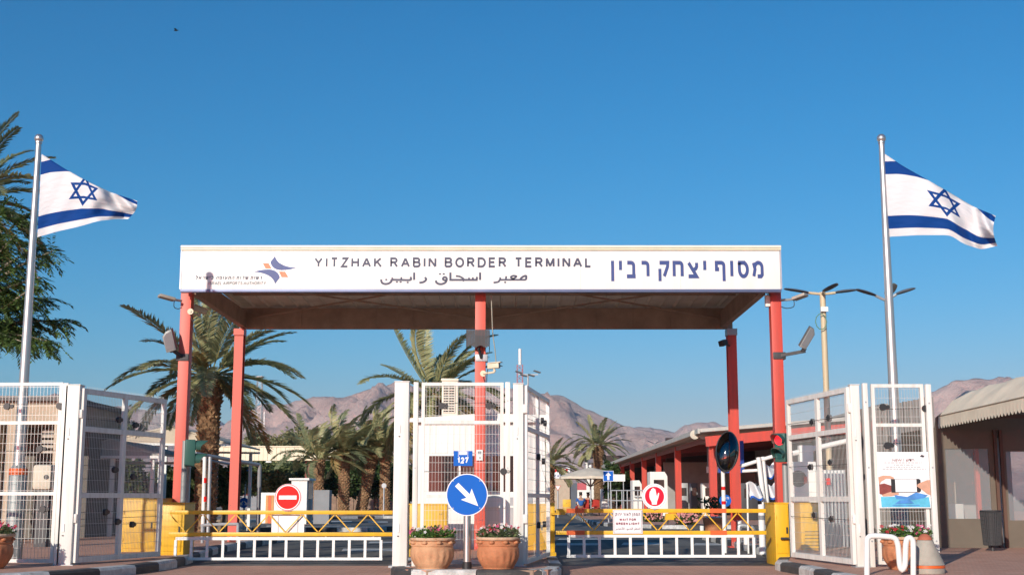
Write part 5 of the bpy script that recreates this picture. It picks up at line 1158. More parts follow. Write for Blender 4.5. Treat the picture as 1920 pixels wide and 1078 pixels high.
def palm(label, base, trunk_h, tr, L, nf, wind, seed, dry=.12, gm=None, gm2=None, up=1.3, lo=-.55, nl=70, wl=.42, lw=.029, lean=(0, 0), grp='date palms', smooth_trunk=False):
    rr = random.Random(seed); base = Vector(base); t = thing('date_palm', label, 'palm tree', base, grp); gm = gm or frond_green; gm2 = gm2 or frond_dark
    top = base + Vector((lean[0], lean[1], trunk_h))
    n = 12; mb = MB(); pts = [base.lerp(top, i / n) + Vector((.03 * math.sin(i), 0, 0)) for i in range(n + 1)]
    mb.tube(pts, [tr * (1.12 if i == 0 else .95 + .08 * math.sin(i * 1.9) + (.22 if i >= n - 2 else 0)) for i in range(n + 1)], 16)
    # stubs of old leaf bases in spiral rows
    rows = max(8, int(trunk_h / .11)); per = 9
    for j in range(rows):
        for k in range(per):
            a = 2 * math.pi * (k + .5 * (j % 2)) / per + rr.uniform(-.1, .1); z = (j + rr.random() * .3) / rows; c = base.lerp(top, z)
            o = Vector((math.cos(a), math.sin(a), 0)); s_ = Vector((-o.y, o.x, 0)) * tr * .34; rad_ = tr * (1.0 if z < .82 else 1.2)
            q = c + o * rad_ * .93; e = q + o * tr * rr.uniform(.16, .34) + Vector((0, 0, rr.uniform(.06, .13)))
            mb.add([q - s_, q + s_, e + s_ * .5, e - s_ * .5, q + Vector((0, 0, .13)) - s_ * .6, q + Vector((0, 0, .13)) + s_ * .6], [(0, 1, 2, 3), (3, 2, 5, 4), (0, 3, 4), (1, 5, 2)])
    mb.build('trunk', trunk_mat, t)
    for i in range(nf):
        az = i * 2.39996 + rr.uniform(-.2, .2); f = i / nf; el = lerp(up, lo, f ** .8) + rr.uniform(-.12, .12)
        m = frond_dry if (f > 1 - dry or rr.random() < dry * .25) else (gm if rr.random() < .75 else gm2)
        frond(t, top + Vector((math.cos(az) * tr * .6, math.sin(az) * tr * .6, rr.uniform(-.15, .05) + .1)), az, el, L * rr.uniform(.85, 1.08), rr.uniform(.55, 1.0) * (1.1 if f > .3 else .7), wind * rr.uniform(.7, 1.2), m, seed * 100 + i, nl, wl, lw)
    return t
def on(x, y, Y, z=0.0): p = P(x, y, Y); return (p.x, Y, z)
palm('big date palm with thick shaggy trunk behind the left canopy posts', on(391, 800, 36), P(395, 700, 36).z - .1, .29, 2.85, 40, .25, 21, gm=frond_green, gm2=frond_dark, dry=.10)
palm('date palm blown sideways behind the kiosk', on(815, 800, 45), P(815, 740, 45).z, .26, 2.9, 34, .7, 22, dry=.12)
palm('short palm with windswept crown, leftmost of the middle row', on(597, 900, 80), P(597, 862, 80).z, .32, 3.0, 30, .75, 23, dry=.05, nl=44, lw=.042, wl=.48, lo=-.05)
palm('short palm with windswept crown, second of the middle row', on(645, 900, 81), P(645, 850, 81).z, .33, 3.0, 30, .95, 24, dry=.08, nl=44, lw=.042, wl=.48, lo=-.05)
palm('taller windswept palm beside the centre gate post', on(722, 900, 82), P(722, 845, 82).z, .3, 3.4, 32, .95, 25, dry=.06, nl=44, lw=.042, wl=.48, lo=-.05)
palm('leaning windswept palm between the middle palms and the shelter post', on(676, 900, 82.5), P(690, 850, 82.5).z, .34, 3.2, 28, .95, 29, dry=.06, nl=44, lw=.042, wl=.48, lo=-.05, lean=(.8, 0))
palm('distant palm beside the small flag with a bare mountain behind', on(1122, 900, 125), P(1123, 836, 125).z, .42, 3.1, 36, .25, 26, nl=34, lw=.06, wl=.46, dry=.06)
palm('palm partly hidden by the centre gate leaf beside the shop', on(1030, 900, 92), P(1031, 872, 92).z, .33, 2.7, 34, .4, 27, nl=40, lw=.045, wl=.46, dry=.05)
palm('palm at the left picture edge above the leafy tree', on(-95, 700, 30), P(-95, 380, 30).z, .25, 2.5, 40, .1, 28, gm=frond_dark, gm2=frond_green, dry=.2)

def leafy(name, label, base, h, crown, nleaf, size, m, seed, trunk_r=.14, limbs=5, bm=None, grp=None, cat='tree'):
    """trunk with limbs; crown of many leaf faces in uneven clumps. crown = list of (dx, dy, z, rx, ry, rz)"""
    rr = random.Random(seed); base = Vector(base); t = thing(name, label, cat, base, grp); mb = MB(); bm = bm or bark
    fork = base + Vector((rr.uniform(-.1, .1), 0, h * .32))
    mb.tube([base, base.lerp(fork, .5) + Vector((.04, 0, 0)), fork], [trunk_r * 1.2, trunk_r, trunk_r * .85], 8)
    for c in crown[:limbs] if limbs else []:
        e = base + Vector((c[0], c[1], c[2])); mid = fork.lerp(e, .5) + Vector((rr.uniform(-.2, .2), rr.uniform(-.2, .2), .1)); mb.tube([fork, mid, e], [trunk_r * .6, trunk_r * .4, trunk_r * .15], 6)
        for k in range(3): f = mid.lerp(e, rr.random()); mb.tube([f, f + Vector((rr.uniform(-1, 1) * c[3] * .7, rr.uniform(-1, 1) * c[4] * .7, rr.uniform(-.3, .8) * c[5]))], [trunk_r * .2, .008], 5)
    mb.build('trunk', bm, t); lv = MB(); tot = sum(c[3] * c[5] for c in crown)
    for c in crown:
        cl = [(Vector((rr.gauss(0, 1), rr.gauss(0, 1), rr.gauss(0, 1))).normalized() * rr.uniform(.55, 1.0)) for _ in range(int(12 + 14 * c[3]))]
        for k in range(int(nleaf * c[3] * c[5] / tot)):
            o = rr.choice(cl); q = o + Vector((rr.gauss(0, .17), rr.gauss(0, .17), rr.gauss(0, .14)))
            p = base + Vector((c[0] + q.x * c[3], c[1] + q.y * c[4], c[2] + q.z * c[5]))
            d = Vector((rr.uniform(-1, 1), rr.uniform(-1, 1), rr.uniform(-.7, .6))).normalized(); s_ = d.orthogonal().normalized(); s_ = Quaternion(d, rr.uniform(0, 6.28)) @ s_; z = size * rr.uniform(.6, 1.3)
            lv.add([p, p + d * z * .5 + s_ * z * .28, p + d * z, p + d * z * .5 - s_ * z * .28], [(0, 1, 2, 3)])
    lv.build('crown', m, t); return t
# pinnate leafy tree at the left edge, hanging sprays
def spray_tree():
    rr = random.Random(5); Y0 = 27.0; base = Vector((*on(-130, 900, Y0)[:2], .1)); t = thing('acacia_tree', 'dark feathery tree at the left edge behind the flagpole', 'tree', base)
    br = MB(); lv = MB(); ends = []
    fork = P(-120, 700, Y0); br.tube([base, fork], [.2, .15], 10)
    heads = [(-20, 405), (30, 440), (62, 470), (75, 520), (125, 600), (95, 640), (20, 560), (-20, 620), (55, 590), (-40, 480), (10, 500), (85, 560), (-60, 560), (40, 640), (5, 395), (50, 400), (-90, 430), (100, 470), (-5, 460), (60, 540), (80, 610), (35, 525), (-10, 530), (20, 610), (60, 630)]
    for hx, hy in heads:
        e = P(hx, hy, Y0 + rr.uniform(-1.0, 1.0)); m1 = fork.lerp(e, .45) + Vector((0, rr.uniform(-.3, .3), rr.uniform(.3, .7)))
        pts = arc_pts([fork, m1, e], 6); br.tube(pts, [lerp(.06, .010, i / (len(pts) - 1)) for i in range(len(pts))], 5)
        for k in range(62):
            f = rr.uniform(.35, 1.0); i = min(len(pts) - 2, int(f * (len(pts) - 1))); p = pts[i].lerp(pts[i + 1], rr.random())
            d = ((pts[i + 1] - pts[i]).normalized() * .9 + Vector((rr.uniform(-.9, 1.1), rr.uniform(-1, 1), rr.uniform(-.9, .5)))).normalized(); ln_ = rr.uniform(.28, .62); n = 9; prev = p
            for q in range(n):
                d = (d + Vector((.02, 0, -.09))).normalized(); nx_ = prev + d * ln_ / n
                sd_ = d.cross(Vector((0, 0, 1)))
                sd_ = sd_.normalized() if sd_.length > .05 else Vector((1, 0, 0))
                for sg in (-1, 1):
                    u_ = (sd_ * sg * .8 + d * .75 + Vector((0, 0, rr.uniform(-.35, .2)))).normalized(); wv = u_.cross(Vector((rr.uniform(-.4, .4), rr.uniform(-.4, .4), 1))).normalized() * .021; l2 = rr.uniform(.11, .17)
                    lv.add([prev, prev + u_ * l2 * .5 + wv, prev + u_ * l2, prev + u_ * l2 * .5 - wv], [(0, 1, 2, 3)])
                prev = nx_
    br.build('trunk', bark_pale, t, smooth=True); lv.build('crown', leaf_mat('leaf_feather', (.03, .065, .02), (.16, .25, .07), .35), t)
spray_tree()
# trees behind the shelter and pavilion
TG = 'leafy trees behind the shelters'
def row(label, x, ytop, Y, wpx, m, seed, n=4200, size=.34, ybase=None):
    n = int(n * 1.7)
    b = on(x, 900, Y); zt = P(x, ytop, Y).z; hw = wpx / 2 * Y / 2400; rr = random.Random(seed); cr = []
    for k in range(6): cr.append((lerp(-.62, .62, k / 5) * hw + rr.uniform(-.1, .1) * hw, rr.uniform(-.5, .5), zt * (rr.uniform(.68, .80) if k % 2 else rr.uniform(.45, .66)), hw * rr.uniform(.42, .6), hw * .5, zt * rr.uniform(.20, .26)))
    leafy('leafy_tree', label, b, zt, cr, n, size, m, seed, trunk_r=.16, grp=TG)
row('olive green tree rising behind the beige shelter at its left end', 500, 806, 100, 110, leaf_olive, 41, 5000)
row('olive green tree with the highest crown behind the beige shelter', 565, 792, 104, 110, leaf_olive, 42, 5000)
row('olive green tree behind the beige shelter at the palms', 650, 800, 108, 110, leaf_olive, 43, 4500)
row('dark green tree under the beige shelter beside the blue arrow sign', 490, 862, 92, 110, leaf_mid, 44, 5200, .30)
row('dark green tree under the beige shelter left of the no entry sign', 550, 862, 94, 90, leaf_mid, 45, 4800, .30)
row('dark green tree behind the middle palm trunks', 640, 862, 96, 90, leaf_dark, 46, 4200, .32)
row('dark green tree behind the palms beside the centre gate post', 705, 858, 98, 100, leaf_dark, 47, 4200, .32)
row('bright green tree glimpsed between the centre gate posts', 765, 860, 90, 70, leaf_mid, 48, 3000, .32)
row('green tree behind the left gate leaf above the pavilion', 212, 778, 62, 60, leaf_mid, 49, 3800, .22)
row('green shrub tree seen through the lower left gate leaf', 225, 858, 44, 90, leaf_mid, 50, 5200, .18)
row('clipped green tree left of the big palm trunk', 300, 866, 46, 60, leaf_mid, 51, 4200, .17)
row('clipped green tree between the big palm and the red post', 420, 866, 46, 60, leaf_mid, 52, 4200, .17)
row('green tree at the far side of the big palm trunk', 365, 868, 47, 50, leaf_mid, 53, 3600, .17)
row('climbing green tree beside a red terminal column', 1147, 862, 100, 26, leaf_dark, 54, 2400, .30)
row('dark green tree standing between red terminal columns', 1170, 888, 104, 26, leaf_dark, 55, 2400, .30)

# ================================================================== LEFT BACKGROUND
# beige building behind the left fence
t = thing('beige_building', 'beige stone building with open arcade behind the left mesh fence', 'building', (-15, 31, 0))
LB = 31.0; X0, X1 = P(-260, 900, LB).x, P(112, 900, LB).x; zr = P(50, 752, LB).z; zs = P(50, 792, LB).z
MB().box(X0, X1, LB, LB + 5, zs, zr).build('upper_wall', beige_wall, t)
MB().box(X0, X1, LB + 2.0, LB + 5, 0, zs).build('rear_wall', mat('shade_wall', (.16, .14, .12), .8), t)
MB().box(X0 - .1, X1 + .12, LB - .15, LB + 5, zr + .002, zr + .12).build('roof_edge', mat('roof_edge', (.12, .11, .11), .7), t)
for x in (-120, -20, 20, 108):
    p = P(x, 900, LB).x; MB().box(p - .16, p + .16, LB + .02, LB + .36, .0, zs).build('column', beige_wall, t)
for k in range(5): z = lerp(P(50, 845, LB).z, P(50, 806, LB).z, k / 4); bar('shutter_slat', mat('shutter', (.46, .42, .36), .7), t, (P(60, 900, LB).x, LB + .5, z), (P(100, 900, LB).x, LB + .5, z), .02, .07)
t = thing('water_tank', 'cream rounded box seen through the left mesh fence', 'tank', on(80, 960, 26.5))
a, b = P(58, 918, 26.5), P(97, 870, 26.5); MB().box(a.x, b.x, 26.5, 27.0, a.z, b.z).build('body', mat('tank_cream', (.60, .54, .42), .6), t, bevel=.08); MB().box(a.x + .08, b.x - .08, 26.6, 26.9, 0, a.z).build('stand', dark_metal, t); MB().disc((lerp(a.x, b.x, .75), 26.497, lerp(a.z, b.z, .5)), NF, .05, .01).build('valve', black, t)
# pavilion with pitched fabric roof
def pavilion(label, xl, xa, xr, ye_l, ya, ye_r, Y, dep, m, seed):
    t = thing('shade_pavilion', label, 'pavilion', on((xl + xr) / 2, 900, Y))
    L_, A_, R_ = P(xl, ye_l, Y), P(xa, ya, Y), P(xr, ye_r, Y); dv = V(0, dep, 0)
    for a, b in ((L_, A_), (A_, R_)):
        MB().prism([a, b, b + dv, a + dv], (0, 0, -.05)).build('roof_panel', m, t)
    MB().prism([L_ + V(0, .02, -.06), A_ + V(0, .02, -.06), R_ + V(0, .02, -.06)], (0, .05, 0)).build('gable', m, t)
    for a, b in ((L_, R_),): bar('eave_beam', white_paint, t, a + V(0, -.02, -.09), b + V(0, -.02, -.09), .07, .07); bar('eave_beam', white_paint, t, a + dv + V(0, 0, -.14), b + dv + V(0, 0, -.14), .07, .07)
    for f in (.08, .5, .92):
        for d in (.1, dep - .1): p = L_.lerp(R_, f); bar('pavilion_post', white_paint, t, (p.x, Y + d, 0), (p.x, Y + d, p.z - .13), .1)
    return t
pavilion('beige fabric pavilion roof behind the left red post', 196, 322, 424, 826, 797, 829, 40.5, 5.5, sail, 1)
pavilion('low pale pavilion behind the left gate leaf', 120, 205, 300, 850, 822, 850, 34.0, 4.0, mat('sail_grey', (.40, .37, .33), .8), 2)
# guardrails and pipes by the left cabinet
t = thing('pipe_portal', 'grey pipe portal with slanting top bar beside the left red post', 'portal', on(390, 1000, 31))
for x in (384, 394): rod('upright', galv if x == 394 else white_paint, t, on(x, 900, 31), P(x, 856, 31), .045)
for z in (905, 940): p = P(384, z, 31); rod('red_band', sign_red, t, p, p + V(0, 0, .12), .049)
rod('top_bar', galv, t, P(366, 850, 31), P(486, 871, 33), .05); rod('top_bar', galv, t, P(380, 860, 31.2), P(440, 872, 33), .03)
rod('upright', grey_paint, t, on(487, 900, 33), P(487, 871, 33), .055)
t = thing('low_pipe_rail', 'low grey pipe rail between the left boom and the big palm', 'rail', on(410, 1000, 29))
tubeo('pipe', galv, t, arc_pts([on(380, 1000, 29), P(380, 990, 29), P(383, 984, 29), P(440, 982, 29), P(446, 984, 29), P(446, 992, 29), on(446, 1000, 29)], 5), .035)
# beige shelter with red posts
SY = 84.0; t = thing('beige_shelter', 'long shelter with cream corrugated fascia behind the palms', 'shelter', on(570, 940, SY))
xa, xb = P(345, 850, SY).x, P(708, 850, SY).x; z0, z1 = P(570, 863, SY).z, P(570, 838, SY).z
n = 44
for k in range(n): x0, x1 = lerp(xa, xb, k / n), lerp(xa, xb, (k + 1) / n); MB().box(x0 + .008, x1 - .008, SY + (.02 if k % 2 else 0), SY + .10, z0, z1).build('fascia_sheet', beige_metal, t)
MB().box(xa, xb, SY + .11, SY + 3, z1 - .15, z1 - .05).build('roof', mat('shelter_roof', (.35, .32, .27), .7), t); MB().box(xa, xb, SY - .05, SY + .12, z1 + .002, z1 + .08).build('cap_trim', beige_metal, t)
for px in (576, 682): x = P(px, 900, SY + .4).x; MB().box(x - .15, x + .15, SY + .4, SY + .7, 0, z0 - .01).build('post', red_steel if px == 682 else dark_red, t)
t = thing('shelter_lamp', 'small white lamp under the cream shelter fascia', 'lamp', P(504, 866, SY - .1)); p = P(504, 864, SY - .15); MB().box(p.x - .18, p.x + .18, p.y - .1, p.y + .1, p.z - .1, p.z).build('case', white_paint, t, bevel=.02)
# far wall and booth
t = thing('stone_wall', 'low brown stone wall with pale coping behind the palms', 'wall', (-13, 118, 0)); WYy = 118
xa, xb = P(590, 940, WYy).x, P(760, 940, WYy).x; zc = P(650, 928, WYy).z
rr = random.Random(3); x = xa
while x < xb:
    wd = rr.uniform(.7, 1.2); MB().box(x + .02, min(xb, x + wd) - .02, WYy + rr.uniform(-.04, .04), WYy + .5, 0, zc - .005).build('stone', mat('stone%d' % rr.randint(0, 2), (.30, .20, .14), .9, var=.3), t); x += wd
MB().box(xa - .1, xb + .1, WYy - .1, WYy + .6, zc, zc + .25).build('coping', concrete, t)
t = thing('far_office', 'long grey office block behind the stone wall', 'building', (-12, 128, 0)); xa, xb = P(430, 930, 128).x, P(1000, 930, 128).x; zt = P(650, 903, 128).z
MB().box(xa, xb, 128, 134, 0, zt).build('wall', mat('office_grey', (.26, .27, .28), .8), t); MB().box(xa - .3, xb + .3, 127.6, 134.3, zt + .01, zt + .4).build('roof', mat('office_roof', (.12, .12, .13), .8), t)
for k in range(16): x = lerp(xa + 1, xb - 2, k / 15); MB().box(x, x + .9, 127.95, 127.995, zt - 1.3, zt - .4).build('window', glass_dark, t)
GY = 58; t = thing('guard_booth', 'small white guard booth beyond the no entry sign', 'booth', on(560, 950, GY)); a, b = P(545, 960, GY), P(576, 900, GY)
MB().box(a.x, b.x, GY, GY + 1.8, 0, b.z).build('wall', wall_white, t); MB().box(a.x - .1, b.x + .1, GY - .1, GY + 1.9, b.z + .005, b.z + .1).build('roof', wall_white, t); MB().box(b.x + .002, b.x + .02, GY + .3, GY + 1.5, 1.1, 1.9).build('window', glass_dark, t)
MB().box(b.x + .25, b.x + .95, GY + .4, GY + 1.2, 0, 1.5).build('cabinet', grey_paint, t)
t = thing('painted_doors', 'white wall with orange and red striped door beyond the left boom', 'wall', on(505, 955, 60)); a, b = P(486, 960, 60), P(530, 923, 60)
MB().box(a.x, b.x, 60, 60.3, 0, b.z).build('wall', wall_white, t)
for f, m_ in ((.28, mat('door_orange', (.62, .28, .09), .6)), (.40, orange_red), (.52, MATS['door_orange'])): x = lerp(a.x, b.x, f); MB().box(x, x + .12 * (b.x - a.x) * .9, 59.97, 59.995, 0, b.z - .12).build('door_board', m_, t)
# signs beyond the gate
def pole_sign(name, label, x, y, Y, half, shape, poleb, m=None, cat='sign'):
    c = P(x, y, Y); r = half * Y / 2400; t = thing(name, label, cat, (c.x, Y, 0.0)); rod('pole', galv, t, (c.x, Y + .05, 0), (c.x, Y + .05, c.z + r * .5), max(.03, .0006 * Y))
    if shape == 'square':
        MB().box(c.x - r, c.x + r, Y - .01, Y + .01, c.z - r, c.z + r).build('border', sign_white, t); MB().box(c.x - r * .92, c.x + r * .92, Y - .016, Y - .012, c.z - r * .92, c.z + r * .92).build('plate', sign_blue, t)
        ap = [(-.2, -.75), (.2, -.75), (.2, .1), (.55, .1), (0, .75), (-.55, .1), (-.2, .1)]
        MB().add([(c.x + u * r, Y - .02, c.z + v * r) for u, v in ap], [tuple(range(7))]).build('arrow', sign_white, t)
    elif shape == 'round':
        MB().disc(c, NF, r, .02, 28).build('plate', m or sign_blue, t)
    elif shape == 'yield':
        MB().add([(c.x - r, Y, c.z + r * .7), (c.x + r, Y, c.z + r * .7), (c.x, Y, c.z - r)], [(0, 1, 2)]).build('rim', mat('yield_red', (.55, .16, .12), .5), t); MB().add([(c.x - r * .7, Y - .01, c.z + r * .52), (c.x + r * .7, Y - .01, c.z + r * .52), (c.x, Y - .01, c.z - r * .65)], [(0, 1, 2)]).build('plate', sign_white, t)
    return t, c, r
pole_sign('arrow_sign', 'square blue sign with white up arrow beside the left back post', 460, 889, 47, 9, 'square', 0)
t, c, r = pole_sign('pass_either_side_sign', 'small round blue sign with two white arrows beyond the left boom', 457, 942, 46.9, 9.5, 'round', 0)
for sg in (-1, 1): MB().add([(c.x + sg * u * r, c.y - .006, c.z + v * r) for u, v in ((.05, .3), (.2, .35), (.55, -.05), (.7, .1), (.72, -.5), (.15, -.42), (.38, -.2))], [tuple(range(7))]).build('arrow', sign_white, t)
pole_sign('arrow_sign', 'square blue sign with white up arrow in front of the parasol', 1140.5, 892, 55, 9.7, 'square', 0)
t, c, r = pole_sign('round_sign_back', 'grey back of a round sign near the palm trunks', 720, 910, 78, 4.5, 'round', 0, galv)
pole_sign('yield_sign', 'faded triangular yield sign by the shop wall', 1046, 914, 78, 6, 'yield', 0)
t, c, r = pole_sign('round_blue_sign', 'round blue lettered sign behind the mirror pole', 1360, 938, 29, 11, 'round', 0)
font_text('sign_text', 'פתח', sign_white, t, c + V(-r * .6, -.003, r * .2), RT, U, NF, r * 1.2, r * .4); font_text('sign_text', 'כניסה', sign_white, t, c + V(-r * .6, -.003, -r * .4), RT, U, NF, r * .8, r * .35)
a, b = P(1347, 886, 33), P(1394, 826, 33); t = thing('blue_board', 'plain blue board behind the oval mirror', 'sign', ((a.x + b.x) / 2, 33, 0)); MB().box(a.x, b.x, 33, 33.03, a.z, b.z).build('panel', mat('board_blue', (.015, .07, .33), .45), t)
for f in (.2, .8): bar('support', galv, t, (lerp(a.x, b.x, f), 33.06, 0), (lerp(a.x, b.x, f), 33.06, b.z), .06)
# masts
def lattice(name, label, x, yt, yb, Y, w0, w1, m, n, cat='mast'):
    c = P(x, yb, Y); zt = P(x, yt, Y).z; t = thing(name, label, cat, (c.x, Y, 0)); mb = MB()
    cr = [(-1, -1), (1, -1), (1, 1), (-1, 1)]
    for a, b in cr: MB().tube([(c.x + a * w0, Y + b * w0, 0), (c.x + a * w1, Y + b * w1, zt)], .035 * Y / 100, 5).build('leg', m, t)
    for k in range(n):
        f0, f1 = k / n, (k + 1) / n
        for i in range(4):
            (a, b), (a2, b2) = cr[i], cr[(i + 1) % 4]; r0, r1 = lerp(w0, w1, f0), lerp(w0, w1, f1)
            bar('brace', m, t, (c.x + a * r0, Y + b * r0, zt * f0), (c.x + a2 * r1, Y + b2 * r1, zt * f1), .03 * Y / 100)
    return t, c, zt
t, c, zt = lattice('lattice_mast', 'thin grey lattice radio mast behind the left back post', 484, 705, 820, 200, .75, .35, galv, 22)
MB().lathe((c.x, 200, zt - .6), [(.02, 0), (.7, .5), (.72, .55)], 12).build('dish', white_paint, t); 
for y in (790, 800): p = P(495, y, 200); bar('antenna', white_paint, t, p, p + V(0, 0, 1.5), .12)
t, c, zt = lattice('lattice_mast', 'red and white lattice mast behind the centre gate', 975, 684, 820, 230, .55, .5, mat('mast_red', (.45, .13, .12), .6), 26)
rod('top_antenna', white_paint, t, (c.x, 230, zt), (c.x, 230, P(975, 654, 230).z), .28)
t = thing('floodlight_mast', 'mast with four floodlights behind the centre gate', 'mast', on(990, 900, 140)); c = P(990, 702, 140); rod('pole', galv, t, on(990, 900, 140), c, .10)
for dx, dz in ((-1.0, .15), (-.5, -.2), (.35, -.2), (1.0, .2)): MB().beam(c + V(dx - .35, -.2, dz + .2), c + V(dx + .35, 0, dz), .45, .12).build('lamp_head', lamp_head, t)
bar('cross_arm', galv, t, c + V(-1.1, 0, 0), c + V(1.1, 0, 0), .1)
# street lamps on the right and behind the palm
def street_lamp(label, x, ytop, Y, heads, m, r=.07):
    c = P(x, ytop, Y); t = thing('street_lamp', label, 'street lamp', (c.x, Y, 0), 'street lamps'); rod('pole', m, t, (c.x, Y, 0), c, r)
    for (x0, y0, x1, y1, dy) in heads:
        a, b = P(x0, y0, Y + dy), P(x1, y1, Y + dy * 1.6); d = (b - a); mb = MB(); n = 10; up = Vector((0, 0, 1)); sd_ = d.cross(up).normalized()
        vs = []
        for i in range(n + 1):
            f = i / n; wv = .05 + .09 * max(0, math.sin(math.pi * min(1, f * .96 + .04))) ** .35; h_ = .035 * max(0, math.sin(math.pi * min(1, f * .9 + .1))) ** .5 + .02; q = a + d * f
            vs += [q - sd_ * wv, q + up * h_, q + sd_ * wv, q - up * h_ * .5]
        mb.add(vs, [(i * 4 + k, i * 4 + (k + 1) % 4, i * 4 + 4 + (k + 1) % 4, i * 4 + 4 + k) for i in range(n) for k in range(4)] + [(3, 2, 1, 0), (n * 4, n * 4 + 1, n * 4 + 2, n * 4 + 3)]); mb.build('lamp_head', lamp_head, t, smooth=True)
        tubeo('arm', m, t, [a, a.lerp(c + V(0, 0, -.05), .5) + V(0, 0, .0), c + V(0, 0, -.05)], .035)
    return t, c
t, c = street_lamp('tan street lamp with three heads right of the canopy', 1542, 548, 32, [(1515, 549, 1470, 542, 0), (1566, 549, 1607, 544, 0), (1545, 546, 1570, 532, -.5)], beige_pole, .075)
p = P(1545, 580, 31.9); MB().box(p.x - .09, p.x + .09, p.y - .06, p.y + .02, p.z - .06, p.z + .06).build('control_box', white_paint, t); tubeo('cable_loop', mat('green_cable', (.12, .25, .16), .6), t, [p + V(-.1 + .14 * math.cos(k * .63), -.06, -.32 + .2 * math.sin(k * .63)) for k in range(11)], .012)
street_lamp('grey street lamp behind the right flagpole', 1662, 560, 29.5, [(1641, 554, 1605, 543, 0), (1680, 552, 1716, 541, 0), (1665, 552, 1676, 532, -.4)], galv, .05)
street_lamp('grey street lamp among the fronds behind the kiosk', 803, 690, 52, [(797, 688, 774, 679, 0), (809, 688, 832, 679, 0), (801, 685, 796, 676, -.6)], galv, .06)
street_lamp('small street lamp above the terminal roof', 1227, 831, 118, [(1225, 831, 1214, 826, 0), (1229, 831, 1236, 828, 0)], grey_paint, .08)
# bird
p = P(330, 58, 60); t = thing('bird', 'small dark bird flying high in the upper left sky', 'bird', p); mb = MB()
mb.tube([p + V(-.11, 0, -.01), p + V(-.05, 0, 0), p + V(.03, 0, .01), p + V(.10, 0, .02), p + V(.14, 0, .02)], [.008, .028, .035, .022, .004], 8)
for sg in (-1, 1): mb.add([p + V(-.03, 0, .01), p + V(.05, 0, .015), p + V(.03, sg * .12, .07), p + V(-.06, sg * .24, .03)], [(0, 1, 2, 3)])
mb.build('body', black, t)

# ================================================================== TERMINAL ON THE RIGHT
t = thing('terminal_hall', 'open terminal hall with red columns and sloping roof on the right', 'building', (14, 62, .13))
TX = 9.55; cols = [61.5, 74.4, 84.3, 93.5, 102.8, 112]
for Y in cols: bar('column', red_steel, t, (TX, Y, .13), (TX, Y, P(1310, 815, 61.5).z - .05), .34, .34)
ze = P(1310, 812, 60.2).z
def roofq(x, y): return V(x, y, ze + (x - 9.0) * .085)
mb = MB(); q = [roofq(8.7, 59.6), roofq(8.7, 124), roofq(17.6, 124), roofq(17.6, 59.6)]; mb.prism(q, (0, 0, .10)); mb.build('roof', mat('hall_roof', (.40, .38, .34), .6), t)
MB().beam(roofq(8.64, 59.5) + V(0, 0, .1), roofq(8.64, 124) + V(0, 0, .06), .1, .22).build('edge_trim', mat('edge_trim', (.50, .48, .43), .5), t)
MB().beam(roofq(8.7, 59.5) + V(0, 0, .12), roofq(17.6, 59.5) + V(0, 0, .06), .1, .16).build('edge_trim', MATS['edge_trim'], t)
MB().beam(roofq(9.0, 59.9) + V(0, 0, -.40), roofq(17.6, 59.9) + V(0, 0, -.34), .2, .46).build('red_beam', red_steel, t)
MB().beam(roofq(9.5, 60.2) + V(0, 0, -.22), roofq(9.5, 123) + V(0, 0, -.22), .14, .22).build('side_beam', mat('rose_beam', (.40, .16, .14), .6), t)
for Y in cols: MB().beam(roofq(9.6, Y) + V(0, 0, -.3), roofq(17.4, Y) + V(0, 0, -.3), .2, .4).build('rafter', dark_red, t)
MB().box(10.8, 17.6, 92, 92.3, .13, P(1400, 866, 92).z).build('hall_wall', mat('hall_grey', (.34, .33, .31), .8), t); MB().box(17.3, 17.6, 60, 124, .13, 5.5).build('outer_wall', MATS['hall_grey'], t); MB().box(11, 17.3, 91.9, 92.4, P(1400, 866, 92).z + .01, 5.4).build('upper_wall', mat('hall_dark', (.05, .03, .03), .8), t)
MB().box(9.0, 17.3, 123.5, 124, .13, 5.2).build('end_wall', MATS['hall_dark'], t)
t = thing('loudspeakers', 'pair of cream horn loudspeakers on the nearest terminal column', 'loudspeaker', P(1308, 815, 60.9))
for dx in (-7, 9): p = P(1308 + dx, 815, 60.9); MB().lathe((0, 0, 0), [(.05, 0), (.08, .1), (.22, .28)], 14).build('horn', mat('horn_cream', (.6, .55, .45), .6), t, org=(0, 0, 0)).matrix_basis = Matrix.Translation(p) @ Matrix.Rotation(rad(90), 4, 'X')
BG = 'booths inside the terminal hall'
def tbooth(label, x0, x1, y0, Y, m=wall_white):
    a, b = P(x0, y0, Y), P(x1, y0, Y); t = thing('passport_booth', label, 'booth', ((a.x + b.x) / 2, Y, .13), BG)
    MB().prism([(a.x, Y, .13), (b.x, Y, .13), (b.x, Y, a.z - .25), (b.x - .15, Y, a.z), (a.x, Y, a.z)], (0, 1.6, 0)).build('shell', m, t)
    MB().box(lerp(a.x, b.x, .2), lerp(a.x, b.x, .8), Y - .03, Y - .003, lerp(.13, a.z, .55), lerp(.13, a.z, .82)).build('window', glass_dark, t); MB().box(lerp(a.x, b.x, .15), lerp(a.x, b.x, .85), Y - .2, Y - .035, lerp(.13, a.z, .5), lerp(.13, a.z, .53)).build('counter', galv, t)
tbooth('tall cream booth behind the raised hand sign', 1219, 1251, 884, 74)
tbooth('white wedge booth left of the raised hand sign', 1186, 1203, 900, 84); tbooth('white booth at the far end of the hall near the parasol', 1128, 1143, 916, 100)
t = thing('notice_board', 'white notice board hanging in front of the terminal columns', 'sign', P(1158, 898, 70)); a, b = P(1142, 902, 70), P(1172, 889, 70); MB().box(a.x, b.x, 70, 70.05, a.z, b.z).build('panel', wall_white, t)
for f in (.1, .9): rod('leg', galv, t, (lerp(a.x, b.x, f), 70.08, .13), (lerp(a.x, b.x, f), 70.08, b.z), .03)
